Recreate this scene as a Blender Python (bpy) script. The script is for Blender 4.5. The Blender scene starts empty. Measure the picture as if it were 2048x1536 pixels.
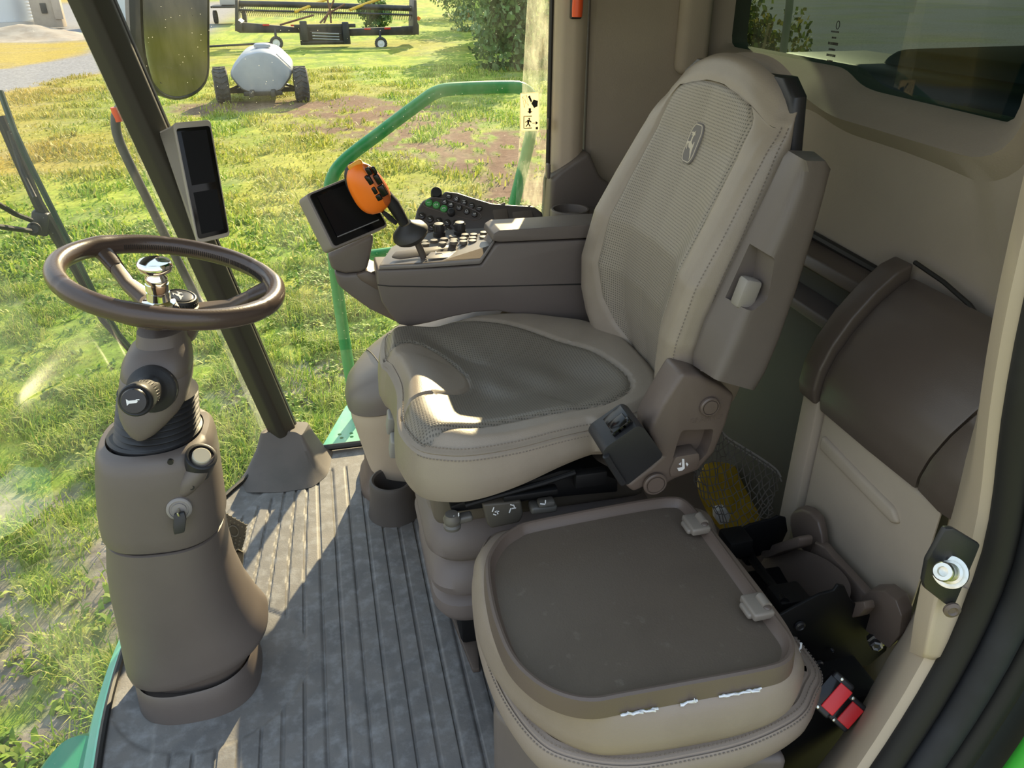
import bpy, bmesh, math, random
import numpy as np
from mathutils import Vector, Matrix
S = bpy.context.scene
COL = S.collection
random.seed(7)
PI = math.pi
# ---------------------------------------------------------------- camera
cam_d = bpy.data.cameras.new('camera'); cam = bpy.data.objects.new('camera', cam_d); COL.objects.link(cam)
cam_d.sensor_width = 36.0; cam_d.lens = 36.0 * 1560 / 2048; cam_d.clip_start = 0.02; cam_d.clip_end = 600
cam.location = (0, 0, 1.3)
cam.rotation_euler = (math.radians(90 - 28), 0, math.radians(-13.5))
S.camera = cam
# ---------------------------------------------------------------- sky, sun, exposure
world = bpy.data.worlds.new('sky'); S.world = world; world.use_nodes = True
wn = world.node_tree; bgn = wn.nodes['Background']
tc = wn.nodes.new('ShaderNodeTexCoord'); sx = wn.nodes.new('ShaderNodeSeparateXYZ'); rp = wn.nodes.new('ShaderNodeValToRGB')
wn.links.new(tc.outputs['Generated'], sx.inputs[0]); wn.links.new(sx.outputs['Z'], rp.inputs[0])
rp.color_ramp.elements[0].position = 0.0; rp.color_ramp.elements[0].color = (1.0, .95, .86, 1)
rp.color_ramp.elements[1].position = 0.55; rp.color_ramp.elements[1].color = (.62, .78, 1.0, 1)
wn.links.new(rp.outputs[0], bgn.inputs[0]); bgn.inputs[1].default_value = 1.5
SUN_AZ = Vector((.376, .926, 0)).normalized(); SUN_EL = math.radians(24)
sun_dir = Vector((SUN_AZ.x * math.cos(SUN_EL), SUN_AZ.y * math.cos(SUN_EL), math.sin(SUN_EL)))
sl = bpy.data.lights.new('sun', 'SUN'); sl.energy = 11.5; sl.angle = math.radians(.6); sl.color = (1, .80, .50)
so = bpy.data.objects.new('sun', sl); COL.objects.link(so); so.rotation_euler = sun_dir.to_track_quat('Z', 'Y').to_euler()
S.view_settings.view_transform = 'Standard'; S.view_settings.look = 'None'
S.view_settings.exposure = 0.12; S.view_settings.gamma = 1.0; S.view_settings.use_curve_mapping = False
# ---------------------------------------------------------------- materials
def mat(name, rgb, rough=.5, metal=0.0, grain=None, var=None, spec=.5, coat=0.0, var2=None):
    """procedural principled material; grain=(scale, strength) bump, var=(scale, other colour, lo, hi)"""
    m = bpy.data.materials.new(name); m.use_nodes = True
    n = m.node_tree; b = n.nodes['Principled BSDF']
    b.inputs['Base Color'].default_value = (*rgb, 1); b.inputs['Roughness'].default_value = rough
    b.inputs['Metallic'].default_value = metal; b.inputs['Specular IOR Level'].default_value = spec
    b.inputs['Coat Weight'].default_value = coat
    t = n.nodes.new('ShaderNodeTexCoord')
    last = None
    for v in (var, var2):
        if not v: continue
        tx = n.nodes.new('ShaderNodeTexNoise'); tx.inputs['Scale'].default_value = v[0]; tx.inputs['Detail'].default_value = 6
        tx.inputs['Roughness'].default_value = .62
        n.links.new(t.outputs['Object'], tx.inputs['Vector'])
        r = n.nodes.new('ShaderNodeMapRange'); r.inputs[1].default_value = v[2]; r.inputs[2].default_value = v[3]
        n.links.new(tx.outputs['Fac'], r.inputs[0])
        x = n.nodes.new('ShaderNodeMix'); x.data_type = 'RGBA'
        n.links.new(r.outputs[0], x.inputs[0]); x.inputs[7].default_value = (*v[1], 1)
        if last: n.links.new(last, x.inputs[6])
        else: x.inputs[6].default_value = (*rgb, 1)
        last = x.outputs[2]
    if last: n.links.new(last, b.inputs['Base Color'])
    if grain:
        g = n.nodes.new('ShaderNodeTexVoronoi' if len(grain) > 2 else 'ShaderNodeTexNoise')
        g.inputs['Scale'].default_value = grain[0]
        n.links.new(t.outputs['Object'], g.inputs['Vector'])
        bu = n.nodes.new('ShaderNodeBump'); bu.inputs['Strength'].default_value = grain[1]; bu.inputs['Distance'].default_value = .0012
        n.links.new(g.outputs[0], bu.inputs['Height']); n.links.new(bu.outputs[0], b.inputs['Normal'])
    return m
def perf_mat(name, rgb, rough, ax, pitch, dark):
    """perforated leather: rows of small dark holes in the plane of two object axes"""
    m = mat(name, rgb, rough); n = m.node_tree; b = n.nodes['Principled BSDF']
    t = n.nodes.new('ShaderNodeTexCoord'); s = n.nodes.new('ShaderNodeSeparateXYZ'); n.links.new(t.outputs['Object'], s.inputs[0])
    fs = []
    def mth(op, a, c=None):
        q = n.nodes.new('ShaderNodeMath'); q.operation = op
        for i, v in enumerate((a, c)):
            if v is None: continue
            if isinstance(v, (int, float)): q.inputs[i].default_value = v
            else: n.links.new(v, q.inputs[i])
        return q.outputs[0]
    u = mth('MULTIPLY', s.outputs[ax[0]], 1 / pitch); v = mth('MULTIPLY', s.outputs[ax[1]], 1 / pitch)
    a = mth('SINE', mth('MULTIPLY', mth('ADD', u, v), PI)); c = mth('SINE', mth('MULTIPLY', mth('SUBTRACT', u, v), PI))
    h = mth('MULTIPLY', a, c)
    r = n.nodes.new('ShaderNodeMapRange'); r.inputs[1].default_value = .35; r.inputs[2].default_value = .6; n.links.new(h, r.inputs[0])
    x = n.nodes.new('ShaderNodeMix'); x.data_type = 'RGBA'; x.inputs[6].default_value = (*rgb, 1); x.inputs[7].default_value = (*dark, 1)
    n.links.new(r.outputs[0], x.inputs[0]); n.links.new(x.outputs[2], b.inputs['Base Color'])
    bu = n.nodes.new('ShaderNodeBump'); bu.invert = True; bu.inputs['Strength'].default_value = .5; bu.inputs['Distance'].default_value = .001
    n.links.new(r.outputs[0], bu.inputs['Height']); n.links.new(bu.outputs[0], b.inputs['Normal'])
    return m
def glass_mat(name, tint, dust, dustcol, scale, refl=1.0):
    m = bpy.data.materials.new(name); m.use_nodes = True; n = m.node_tree; n.nodes.clear()
    out = n.nodes.new('ShaderNodeOutputMaterial')
    tr = n.nodes.new('ShaderNodeBsdfTransparent'); tr.inputs[0].default_value = (*tint, 1)
    gl = n.nodes.new('ShaderNodeBsdfGlossy'); gl.inputs['Roughness'].default_value = .02
    fr = n.nodes.new('ShaderNodeFresnel'); fr.inputs[0].default_value = 1.35
    fm = n.nodes.new('ShaderNodeMath'); fm.operation = 'MULTIPLY'; fm.inputs[1].default_value = refl; n.links.new(fr.outputs[0], fm.inputs[0])
    m1 = n.nodes.new('ShaderNodeMixShader'); n.links.new(fm.outputs[0], m1.inputs[0]); n.links.new(tr.outputs[0], m1.inputs[1]); n.links.new(gl.outputs[0], m1.inputs[2])
    du = n.nodes.new('ShaderNodeBsdfTranslucent'); du.inputs[0].default_value = (*dustcol, 1)
    tcn = n.nodes.new('ShaderNodeTexCoord'); mp = n.nodes.new('ShaderNodeMapping'); mp.inputs['Scale'].default_value = scale
    n.links.new(tcn.outputs['Object'], mp.inputs[0])
    nz = n.nodes.new('ShaderNodeTexNoise'); nz.inputs['Scale'].default_value = 1; nz.inputs['Detail'].default_value = 7; nz.inputs['Roughness'].default_value = .7
    n.links.new(mp.outputs[0], nz.inputs['Vector'])
    mr = n.nodes.new('ShaderNodeMapRange'); mr.inputs[1].default_value = .42; mr.inputs[2].default_value = .78; mr.inputs[3].default_value = dust[0]; mr.inputs[4].default_value = dust[1]
    n.links.new(nz.outputs[0], mr.inputs[0])
    vo = n.nodes.new('ShaderNodeTexVoronoi'); vo.inputs['Scale'].default_value = 85; n.links.new(tcn.outputs['Object'], vo.inputs['Vector'])
    vr = n.nodes.new('ShaderNodeMapRange'); vr.inputs[1].default_value = .075; vr.inputs[2].default_value = .03; vr.inputs[3].default_value = 0; vr.inputs[4].default_value = dust[2]
    n.links.new(vo.outputs['Distance'], vr.inputs[0])
    ad = n.nodes.new('ShaderNodeMath'); ad.operation = 'ADD'; ad.use_clamp = True; n.links.new(mr.outputs[0], ad.inputs[0]); n.links.new(vr.outputs[0], ad.inputs[1])
    m2 = n.nodes.new('ShaderNodeMixShader'); n.links.new(ad.outputs[0], m2.inputs[0]); n.links.new(m1.outputs[0], m2.inputs[1]); n.links.new(du.outputs[0], m2.inputs[2])
    n.links.new(m2.outputs[0], out.inputs[0])
    return m
LEA = (.285, .238, .186)
M = dict(
 leather=mat('tan_leather', LEA, .42, grain=(420, .25), var=(9, (.248, .206, .160), .45, .75)),
 leather2=mat('buddy_leather', (.27, .220, .180), .48, grain=(420, .25), var=(8, (.238, .192, .157), .45, .75)),
 perf_seat=perf_mat('perforated_seat_leather', (.20, .175, .138), .36, (0, 1), .0052, (.09, .078, .06)),
 perf_back=perf_mat('perforated_back_leather', (.285, .248, .198), .45, (1, 2), .0052, (.12, .105, .085)),
 stitch=mat('stitch_thread', (.20, .165, .135), .8),
 taupe=mat('taupe_plastic', (.132, .110, .098), .46, grain=(700, .12), var=(5, (.118, .098, .087), .4, .7)),
 brown=mat('brown_plastic', (.120, .090, .072), .42, grain=(700, .15), var=(4, (.132, .101, .082), .45, .75)),
 dbrown=mat('dark_brown_plastic', (.094, .073, .060), .42, grain=(700, .12), var=(4, (.108, .085, .069), .45, .75)),
 tan=mat('tan_plastic', (.47, .39, .30), .55, grain=(500, .12), var=(3, (.42, .35, .27), .4, .7)),
 liner=mat('tan_liner', (.36, .305, .24), .85, grain=(300, .25), var=(3, (.32, .27, .215), .4, .7)),
 cabinet=mat('beige_plastic', (.42, .355, .275), .55, grain=(500, .1), var=(4, (.375, .315, .245), .4, .7)),
 black=mat('black_plastic', (.018, .018, .02), .45, grain=(500, .1)),
 bmetal=mat('black_painted_metal', (.006, .006, .0065), .55, spec=.25),
 rubber=mat('black_rubber', (.007, .007, .0085), .65, var=(7, (.020, .020, .024), .55, .85)),
 gloss=mat('glossy_dark_screen', (.005, .005, .006), .16, spec=.3),
 screen=mat('matte_dark_screen', (.008, .008, .009), .5, spec=.15),
 white=mat('white_print', (.8, .8, .8), .5),
 grey=mat('grey_plastic', (.30, .29, .27), .45),
 chrome=mat('chrome', (.86, .85, .84), .06, metal=1),
 steel=mat('zinc_steel', (.68, .67, .58), .28, metal=1, var=(60, (.5, .48, .38), .45, .7)),
 bolt=mat('dull_bolt_steel', (.25, .25, .25), .4, metal=1),
 orange=mat('orange_plastic', (.92, .20, .012), .36),
 orange2=mat('orange_red_plastic', (.85, .10, .02), .4),
 yellow=mat('amber_plastic', (.75, .33, .02), .35),
 green=mat('green_paint', (.03, .30, .09), .35, var=(25, (.06, .36, .14), .5, .8)),
 greenpale=mat('pale_green_step_paint', (.16, .50, .32), .4, var=(14, (.22, .50, .36), .45, .7)),
 red=mat('red_plastic', (.72, .025, .03), .4),
 wheel=mat('brown_steering_leather', (.078, .054, .044), .26, grain=(350, .15)),
 pillar=mat('pillar_dark_olive', (.035, .031, .022), .6, grain=(400, .1)),
 frit=mat('black_glass_edge', (.012, .012, .012), .4),
 galv=mat('pale_corrugated_steel', (.62, .66, .70), .45, metal=.3),
 concrete=mat('concrete', (.50, .49, .46), .9, grain=(20, .4)),
 tank=mat('cloudy_white_poly', (.34, .37, .41), .5, var=(2, (.29, .32, .36), .4, .7)),
 tire=mat('tyre_rubber', (.05, .05, .05), .85, grain=(30, .5), var=(6, (.085, .08, .075), .45, .7)),
 hblack=mat('header_black_paint', (.022, .024, .026), .5),
 rim=mat('white_wheel_rim', (.75, .76, .76), .5),
 hyellow=mat('header_yellow_paint', (.72, .45, .03), .45),
 wood=mat('lumber', (.62, .42, .2), .7, var=(8, (.5, .33, .16), .4, .7)),
 netm=mat('net_cord', (.16, .14, .12), .9),
 netyel=mat('yellow_bag', (.62, .40, .03), .5, var=(30, (.5, .3, .02), .45, .7)),
 fray=mat('frayed_white_lining', (.72, .74, .78), .9),
 decal=glass_mat('cream_decal', (.78, .70, .56), (.8, .95, 1), (.80, .72, .58), (3, 3, 3), .1),
 ink=mat('black_print', (.012, .011, .010), .6),
 dred=mat('reflector_red', (.5, .02, .015), .4),
 dkgreen=mat('dark_green_paint', (.012, .05, .035), .35),
 blueish=mat('weathered_rubber', (.009, .010, .015), .65, var=(5, (.024, .027, .038), .5, .8)),
)
# ---------------------------------------------------------------- mesh helpers
def link(name, me, m, parent=None, smooth=True):
    o = bpy.data.objects.new(name, me); COL.objects.link(o)
    for x in (m if isinstance(m, (list, tuple)) else [m]): me.materials.append(x)
    if smooth:
        me.polygons.foreach_set('use_smooth', [True] * len(me.polygons))
        try: me.set_sharp_from_angle(angle=math.radians(38))
        except Exception: pass
    if parent is not None: o.parent = parent; o.matrix_parent_inverse = Matrix.Translation(parent.location).inverted()
    return o
class MB:
    """collects shapes that belong to ONE part"""
    def __init__(s): s.v = []; s.f = []; s.mi = []
    def add(s, v, f, mi=0):
        b = len(s.v); s.v += [tuple(p) for p in v]
        for q in f: s.f.append(tuple(b + i for i in q)); s.mi.append(mi)
        return s
    def bm(s, bm, mi=0, M4=None):
        bm.verts.index_update()
        s.add([(M4 @ v.co if M4 else v.co)[:] for v in bm.verts], [[v.index for v in f.verts] for f in bm.faces], mi); bm.free(); return s
    def build(s, name, m, parent=None, smooth=True):
        me = bpy.data.meshes.new(name); me.from_pydata(s.v, [], s.f); me.validate()
        if any(s.mi) and len(me.polygons) == len(s.mi): me.polygons.foreach_set('material_index', s.mi)
        bm = bmesh.new(); bm.from_mesh(me); bmesh.ops.recalc_face_normals(bm, faces=bm.faces); bm.to_mesh(me); bm.free()
        return link(name, me, m, parent, smooth)
    # shapes
    def box(s, c, d, bev=.004, rot=None, seg=2, mi=0):
        bm = bmesh.new(); bmesh.ops.create_cube(bm, size=1)
        for v in bm.verts: v.co = Vector((v.co.x * d[0], v.co.y * d[1], v.co.z * d[2]))
        if bev: bmesh.ops.bevel(bm, geom=list(bm.edges), offset=min(bev, .49 * min(d)), segments=seg, affect='EDGES', profile=.5)
        R = rot if isinstance(rot, Matrix) else (Matrix.Rotation(rot[2], 4, 'Z') @ Matrix.Rotation(rot[1], 4, 'Y') @ Matrix.Rotation(rot[0], 4, 'X') if rot else Matrix.Identity(4))
        return s.bm(bm, mi, Matrix.Translation(Vector(c)) @ R.to_4x4())
    def prism(s, pts, ext, bev=.004, seg=2, mi=0):
        """closed 3-D outline swept along the vector ext, edges rounded"""
        e = Vector(ext); bm = bmesh.new(); a = [bm.verts.new(Vector(p)) for p in pts]; b = [bm.verts.new(Vector(p) + e) for p in pts]
        n = len(a); bm.faces.new(a); bm.faces.new(b[::-1])
        for i in range(n): bm.faces.new((a[i], b[i], b[(i + 1) % n], a[(i + 1) % n]))
        bmesh.ops.recalc_face_normals(bm, faces=bm.faces)
        if bev: bmesh.ops.bevel(bm, geom=list(bm.edges), offset=bev, segments=seg, affect='EDGES', profile=.5, clamp_overlap=True)
        return s.bm(bm, mi)
    def rings(s, R, c0=True, c1=True, mi=0, closed=True):
        n = len(R[0]); v = [p for r in R for p in r]; f = []
        for i in range(len(R) - 1):
            for j in range(n if closed else n - 1):
                k = (j + 1) % n; f.append((i * n + j, i * n + k, (i + 1) * n + k, (i + 1) * n + j))
        if c0 is True: f.append(tuple(range(n))[::-1])
        if c1 is True: f.append(tuple(range((len(R) - 1) * n, len(R) * n)))
        return s.add(v, f, mi)
    def tube(s, pts, r, n=10, closed=False, caps=True, mi=0, flat=1.0):
        p = [Vector(q) for q in pts]; R = []; up = None; m = len(p)
        for i in range(m):
            t = (p[(i + 1) % m] - p[i - 1]) if closed else (p[min(i + 1, m - 1)] - p[max(i - 1, 0)])
            t.normalize()
            if up is None: up = Vector((0, 0, 1)) if abs(t.z) < .9 else Vector((1, 0, 0))
            x = t.cross(up)
            if x.length < 1e-6: x = t.orthogonal()
            x.normalize(); y = x.cross(t).normalized(); up = y
            rr = r[i] if isinstance(r, (list, tuple)) else r
            R.append([p[i] + x * rr * math.cos(a) + y * rr * flat * math.sin(a) for a in [2 * PI * k / n for k in range(n)]])
        if closed: R.append(R[0]); caps = False
        return s.rings(R, caps, caps, mi)
    def lathe(s, prof, c, axis=(0, 0, 1), n=32, mi=0, caps=True):
        """prof: (radius, height) pairs along axis"""
        q = Vector(axis).to_track_quat('Z', 'Y').to_matrix(); c = Vector(c)
        R = [[c + q @ Vector((max(r, 1e-4) * math.cos(a), max(r, 1e-4) * math.sin(a), h)) for a in [2 * PI * k / n for k in range(n)]] for r, h in prof]
        return s.rings(R, caps, caps, mi)
    def ball(s, c, r, n=12, mi=0):
        rr = r if isinstance(r, (tuple, list)) else (r, r, r); c = Vector(c)
        R = [[c + Vector((rr[0] * math.sin(t) * math.cos(a), rr[1] * math.sin(t) * math.sin(a), -rr[2] * math.cos(t))) for a in [2 * PI * k / (2 * n) for k in range(2 * n)]] for t in [PI * (k + .02) / (n + .04) for k in range(n + 1)]]
        return s.rings(R, True, True, mi)
def cr(pts, n, closed=False):
    """Catmull-Rom through pts, resampled to n points by arc length"""
    p = [Vector(q) for q in pts]; m = len(p); out = []
    for i in range(m if closed else m - 1):
        if closed: a, b, c, d = p[i - 1], p[i], p[(i + 1) % m], p[(i + 2) % m]
        else: a, b, c, d = p[max(i - 1, 0)], p[i], p[i + 1], p[min(i + 2, m - 1)]
        for k in range(16):
            t = k / 16
            out.append(.5 * (2 * b + (c - a) * t + (2 * a - 5 * b + 4 * c - d) * t * t + (3 * b - a - 3 * c + d) * t ** 3))
    out.append(p[0].copy() if closed else p[-1].copy())
    L = [0]
    for i in range(1, len(out)): L.append(L[-1] + (out[i] - out[i - 1]).length)
    res = []; j = 0
    for k in range(n):
        t = L[-1] * k / (n if closed else n - 1)
        while j < len(L) - 2 and L[j + 1] < t: j += 1
        f = (t - L[j]) / max(1e-9, L[j + 1] - L[j]); res.append(out[j].lerp(out[j + 1], min(1, max(0, f))))
    return res
def fillet(pts, r, seg=6):
    """round the corners of a closed outline; r is one radius or a list"""
    p = [Vector(q) for q in pts]; n = len(p); out = []
    for i in range(n):
        ri = r[i] if isinstance(r, (list, tuple)) else r
        a, b, c = p[i - 1], p[i], p[(i + 1) % n]; u = (a - b); w = (c - b)
        d = min(ri, .48 * u.length, .48 * w.length); A = b + u.normalized() * d; B = b + w.normalized() * d
        for k in range(seg + 1):
            t = k / seg; out.append((1 - t) ** 2 * A + 2 * t * (1 - t) * b + t * t * B)
    return out
def resample(pts, n):
    p = [Vector(q) for q in pts] + [Vector(pts[0])]; L = [0]
    for i in range(1, len(p)): L.append(L[-1] + (p[i] - p[i - 1]).length)
    res = []; j = 0
    for k in range(n):
        t = L[-1] * k / n
        while j < len(L) - 2 and L[j + 1] < t: j += 1
        f = (t - L[j]) / max(1e-9, L[j + 1] - L[j]); res.append(p[j].lerp(p[j + 1], f))
    return res
def rrect(c, U, V, w, h, r, n=64):
    """rounded rectangle w x h about c in directions U, V"""
    c = Vector(c); U = Vector(U).normalized(); V = Vector(V).normalized()
    q = [c + U * (sx_ * w / 2) + V * (sy_ * h / 2) for sx_, sy_ in ((-1, -1), (1, -1), (1, 1), (-1, 1))]
    return fillet(q, r, 8)
def scale_ring(ring, f, c=None, off=(0, 0, 0)):
    c = Vector(c) if c is not None else sum((Vector(p) for p in ring), Vector()) / len(ring)
    return [c + (Vector(p) - c) * f + Vector(off) for p in ring]
def inset(ring, d, nrm, off=0.0):
    """move a planar closed ring inwards by d (and along nrm by off)"""
    n = len(ring); N = Vector(nrm).normalized(); out = []; c = sum((Vector(p) for p in ring), Vector()) / n
    for i in range(n):
        t = Vector(ring[(i + 1) % n]) - Vector(ring[i - 1]); w = N.cross(t)
        w = w.normalized() if w.length > 1e-9 else (c - Vector(ring[i])).normalized()
        if i == 0:
            sgn = 1 if sum((N.cross(Vector(ring[(k + 1) % n]) - Vector(ring[k - 1]))).dot(c - Vector(ring[k])) for k in range(n)) > 0 else -1
        out.append(Vector(ring[i]) + w * sgn * d + N * off)
    return out
def stitch(curve, step=.006, r=.0009, frac=.6, off=(0, 0, 0)):
    mb = MB(); p = [Vector(q) + Vector(off) for q in curve]; L = sum((p[i + 1] - p[i]).length for i in range(len(p) - 1)); n = max(2, int(L / step))
    q = cr(p, n * 2 + 1)
    for i in range(n):
        a, b = q[2 * i], q[2 * i + 1]; mb.tube([a, a.lerp(b, .5), b], r, 5)
    return mb
def text_mb(body, size, o, U, V, depth=.0006):
    """raised lettering: origin o, reading direction U, up direction V"""
    cu = bpy.data.curves.new('lettering', 'FONT'); cu.body = body; cu.size = size; cu.extrude = depth / 2; cu.align_x = 'CENTER'; cu.align_y = 'CENTER'; cu.resolution_u = 3
    ob = bpy.data.objects.new('lettering', cu); COL.objects.link(ob); dg = bpy.context.evaluated_depsgraph_get()
    me = bpy.data.meshes.new_from_object(ob.evaluated_get(dg)); U = Vector(U).normalized(); V = Vector(V); V = (V - U * V.dot(U)).normalized(); N = U.cross(V)
    mb = MB(); mb.add([(Vector(o) + U * v.co.x + V * v.co.y + N * v.co.z)[:] for v in me.vertices], [tuple(q.vertices) for q in me.polygons])
    bpy.data.objects.remove(ob); bpy.data.curves.remove(cu); bpy.data.meshes.remove(me); return mb
def thing(name, label, cat, loc, group=None):
    o = bpy.data.objects.new(name, None); COL.objects.link(o); o.location = loc; o.empty_display_size = .05
    bpy.context.view_layer.update()
    o['label'] = label; o['category'] = cat
    if group: o['group'] = group
    return o
def tag(o, label, cat, group=None):
    o['label'] = label; o['category'] = cat
    if group: o['group'] = group
    return o
def struct(o, label=None, cat=None):
    o['kind'] = 'structure'
    if label: o['label'] = label
    if cat: o['category'] = cat
    return o
def grid_obj(name, xs, ys, zf, m, parent=None):
    X, Y = np.meshgrid(xs, ys); Z = zf(X, Y); nx, ny = len(xs), len(ys)
    v = np.stack([X, Y, Z], -1).reshape(-1, 3); i = np.arange(nx * ny).reshape(ny, nx)
    f = np.stack([i[:-1, :-1], i[:-1, 1:], i[1:, 1:], i[1:, :-1]], -1).reshape(-1, 4)
    me = bpy.data.meshes.new(name); me.from_pydata(v.tolist(), [], f.tolist())
    return link(name, me, m, parent)
# ================================================================ CAB SHELL
WB = cr([(-.21, 2.10, 0), (-.30, 1.985, 0), (-.39, 1.84, 0), (-.47, 1.64, 0), (-.519, 1.438, 0), (-.53, 1.25, 0), (-.518, 1.06, 0), (-.49, .85, 0), (-.45, .65, 0)], 60)   # foot of the windshield
WBx = np.interp
_wy = np.array([p.y for p in WB][::-1]); _wx = np.array([p.x for p in WB][::-1])
def floor_left(y): return np.where(y > 2.10, -.21, np.interp(y, _wy, _wx))
COLC = (-.355, 1.275)
def smooth(a, b, x):
    t = np.clip((x - a) / (b - a), 0, 1); return t * t * (3 - 2 * t)
def floor_z(X, Y):
    Z = np.zeros_like(X)
    lf = floor_left(Y)
    pad = np.hypot((X - COLC[0] - .015) / 1.0, (Y - COLC[1] - .0) / .98)      # smooth pad round the column
    onrib = smooth(.195, .200, pad)
    edge = smooth(.085, .093, X - lf)
    g = np.zeros_like(X)
    for k in range(-9, 9):
        fan = np.clip((Y - 1.35) / .55, 0, 1) ** 1.6
        x0 = -.111 + .0408 * k
        xk = x0 + (max(0, -k) * .0105 * fan) + (k > 1) * 0
        if k < -2: xk = xk - .03 * np.clip((1.62 - Y) / .3, 0, 1) ** 2 * (Y > 1.35) * (-2 - k) * .25
        y_end = 1.965 - max(0, -k - 1) * .028 if k < 0 else (1.99 if k < 3 else (1.72 if k > 4 else 1.86 - .05 * (k - 3)))
        d = np.abs(X - xk)
        w = (1 - smooth(.0022, .0045, d)) * smooth(y_end, y_end - .012, Y)
        if k == 8: w *= smooth(1.115, 1.122, Y)
        g = np.maximum(g, w)
    rib_zone = smooth(.212, .208, X) * (Y > .9)
    bord = 1 - smooth(.0022, .0042, np.abs(X - .2145 - 0.0 * Y)); bord *= smooth(1.33, 1.32, Y) * smooth(.93, .94, Y)
    g = np.maximum(g * rib_zone, bord)
    Z -= .0045 * g * onrib * edge
    Z -= .0035 * (1 - onrib)
    Z -= .0035 * (1 - edge) * (X - lf < .2)
    Z += .016 * smooth(.085, .0, X - lf) ** 1.5
    for i in range(5):                                                         # small cross pads by the buddy seat
        cy = 1.085 - .042 * i; inx = smooth(.2265 - .001 * i, .2285 - .001 * i, X) * smooth(.36, .355, X); iny = smooth(.0155, .0125, np.abs(Y - cy))
        Z += .004 * inx * iny
    fx = smooth(.20, .215, X) * (Y < 1.14); Z -= .003 * fx
    return Z
mfloor = mat('ribbed_rubber_floor', (.175, .166, .157), .62, grain=(250, .3), var=(14, (.135, .132, .130), .40, .62), var2=(30, (.25, .252, .252), .48, .72))
xs = np.arange(-.54, .62, .0028); ys = np.arange(.60, 2.12, .0055)
X, Y = np.meshgrid(xs, ys); Z = floor_z(X, Y); nx, ny = len(xs), len(ys)
idx = np.arange(nx * ny).reshape(ny, nx); cxm = (X[:-1, :-1] + X[1:, 1:]) / 2; cym = (Y[:-1, :-1] + Y[1:, 1:]) / 2
keep = cxm > floor_left(cym) - .002
f = np.stack([idx[:-1, :-1], idx[:-1, 1:], idx[1:, 1:], idx[1:, :-1]], -1)[keep]
me = bpy.data.meshes.new('floor'); me.from_pydata(np.stack([X, Y, Z], -1).reshape(-1, 3).tolist(), [], f.tolist())
bm = bmesh.new(); bm.from_mesh(me); bmesh.ops.delete(bm, geom=[v for v in bm.verts if not v.link_faces], context='VERTS'); bm.to_mesh(me); bm.free()
floor = struct(link('floor', me, mfloor))
mb = MB(); low = [(p.x, p.y, -.012) for p in WB] + [(1.1, .65, -.012), (1.1, 2.14, -.012), (-.2, 2.14, -.012)]
mb.prism(low, (0, 0, -.10), 0); struct(mb.build('floor_slab', M['dbrown'], None, False))
# windshield and its seal -------------------------------------------------
def wtop(p): return Vector((p.x - .32, 1.33 + (p.y - 1.33) * .76, 1.7))
g_ws = glass_mat('windshield_glass', (.93, .95, .92), (.0, .11, .5), (.9, .9, .8), (3, 3, 1.1), .15)
R = []
for k in range(13):
    t = k / 12; R.append([Vector((p.x - .012, p.y + (.01 if p.y > 1.8 else 0), .008)).lerp(wtop(p), t) for p in WB])
mb = MB().rings(R, False, False, closed=False); w1 = struct(mb.build('window_1', g_ws)); w1['label'] = 'curved windshield glass'
mb = MB().tube([(p.x + .002, p.y, .016) for p in WB], .0075, 8); struct(mb.build('trim_1', M['frit']))
fr = MB(); fr.rings([[WBp.lerp(wtop(WBp), t) + Vector((-.008, .004, .01)) for t in np.linspace(0, 1, 20)] for WBp in (WB[0], WB[0].lerp(WB[1], .5), WB[1].lerp(WB[2], .3))], False, False, closed=False)
struct(fr.build('trim_2', glass_mat('dotted_glass_border', (.8, .8, .72), (.15, .5, .5), (.75, .75, .6), (30, 30, 8), .1)))
# right corner post -------------------------------------------------------
pb = Vector((-.197, 2.085, .07)); pt = Vector((-.518, 1.895, 1.70))
ax = (pt - pb).normalized(); nx_ = Vector((.80, -.60, 0)); nx_ = (nx_ - ax * nx_.dot(ax)).normalized()
ny_ = ax.cross(nx_).normalized()
def post_ring(c, w, d):
    q = [c - nx_ * 0 + ny_ * (w / 2) , c + nx_ * d * .75 + ny_ * (w * .42), c + nx_ * d + ny_ * (w * .28), c + nx_ * d - ny_ * (w * .30), c + nx_ * d * .55 - ny_ * (w / 2), c - nx_ * .02 - ny_ * (w / 2), c - nx_ * .02 + ny_ * (w / 2)]
    return fillet(q, .006, 4)
mb = MB().rings([post_ring(pb, .070, .035), post_ring(pb.lerp(pt, .5), .076, .036), post_ring(pt, .082, .036)])
post = struct(mb.build('trim_3', M['pillar'])); post['label'] = 'dark corner post between windshield and side window'
e = MB().tube([pb.lerp(pt, t) + nx_ * .016 + ny_ * (.036 + .005 * t) for t in np.linspace(0, 1, 8)], .009, 8); struct(e.build('trim_4', M['frit']))
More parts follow.
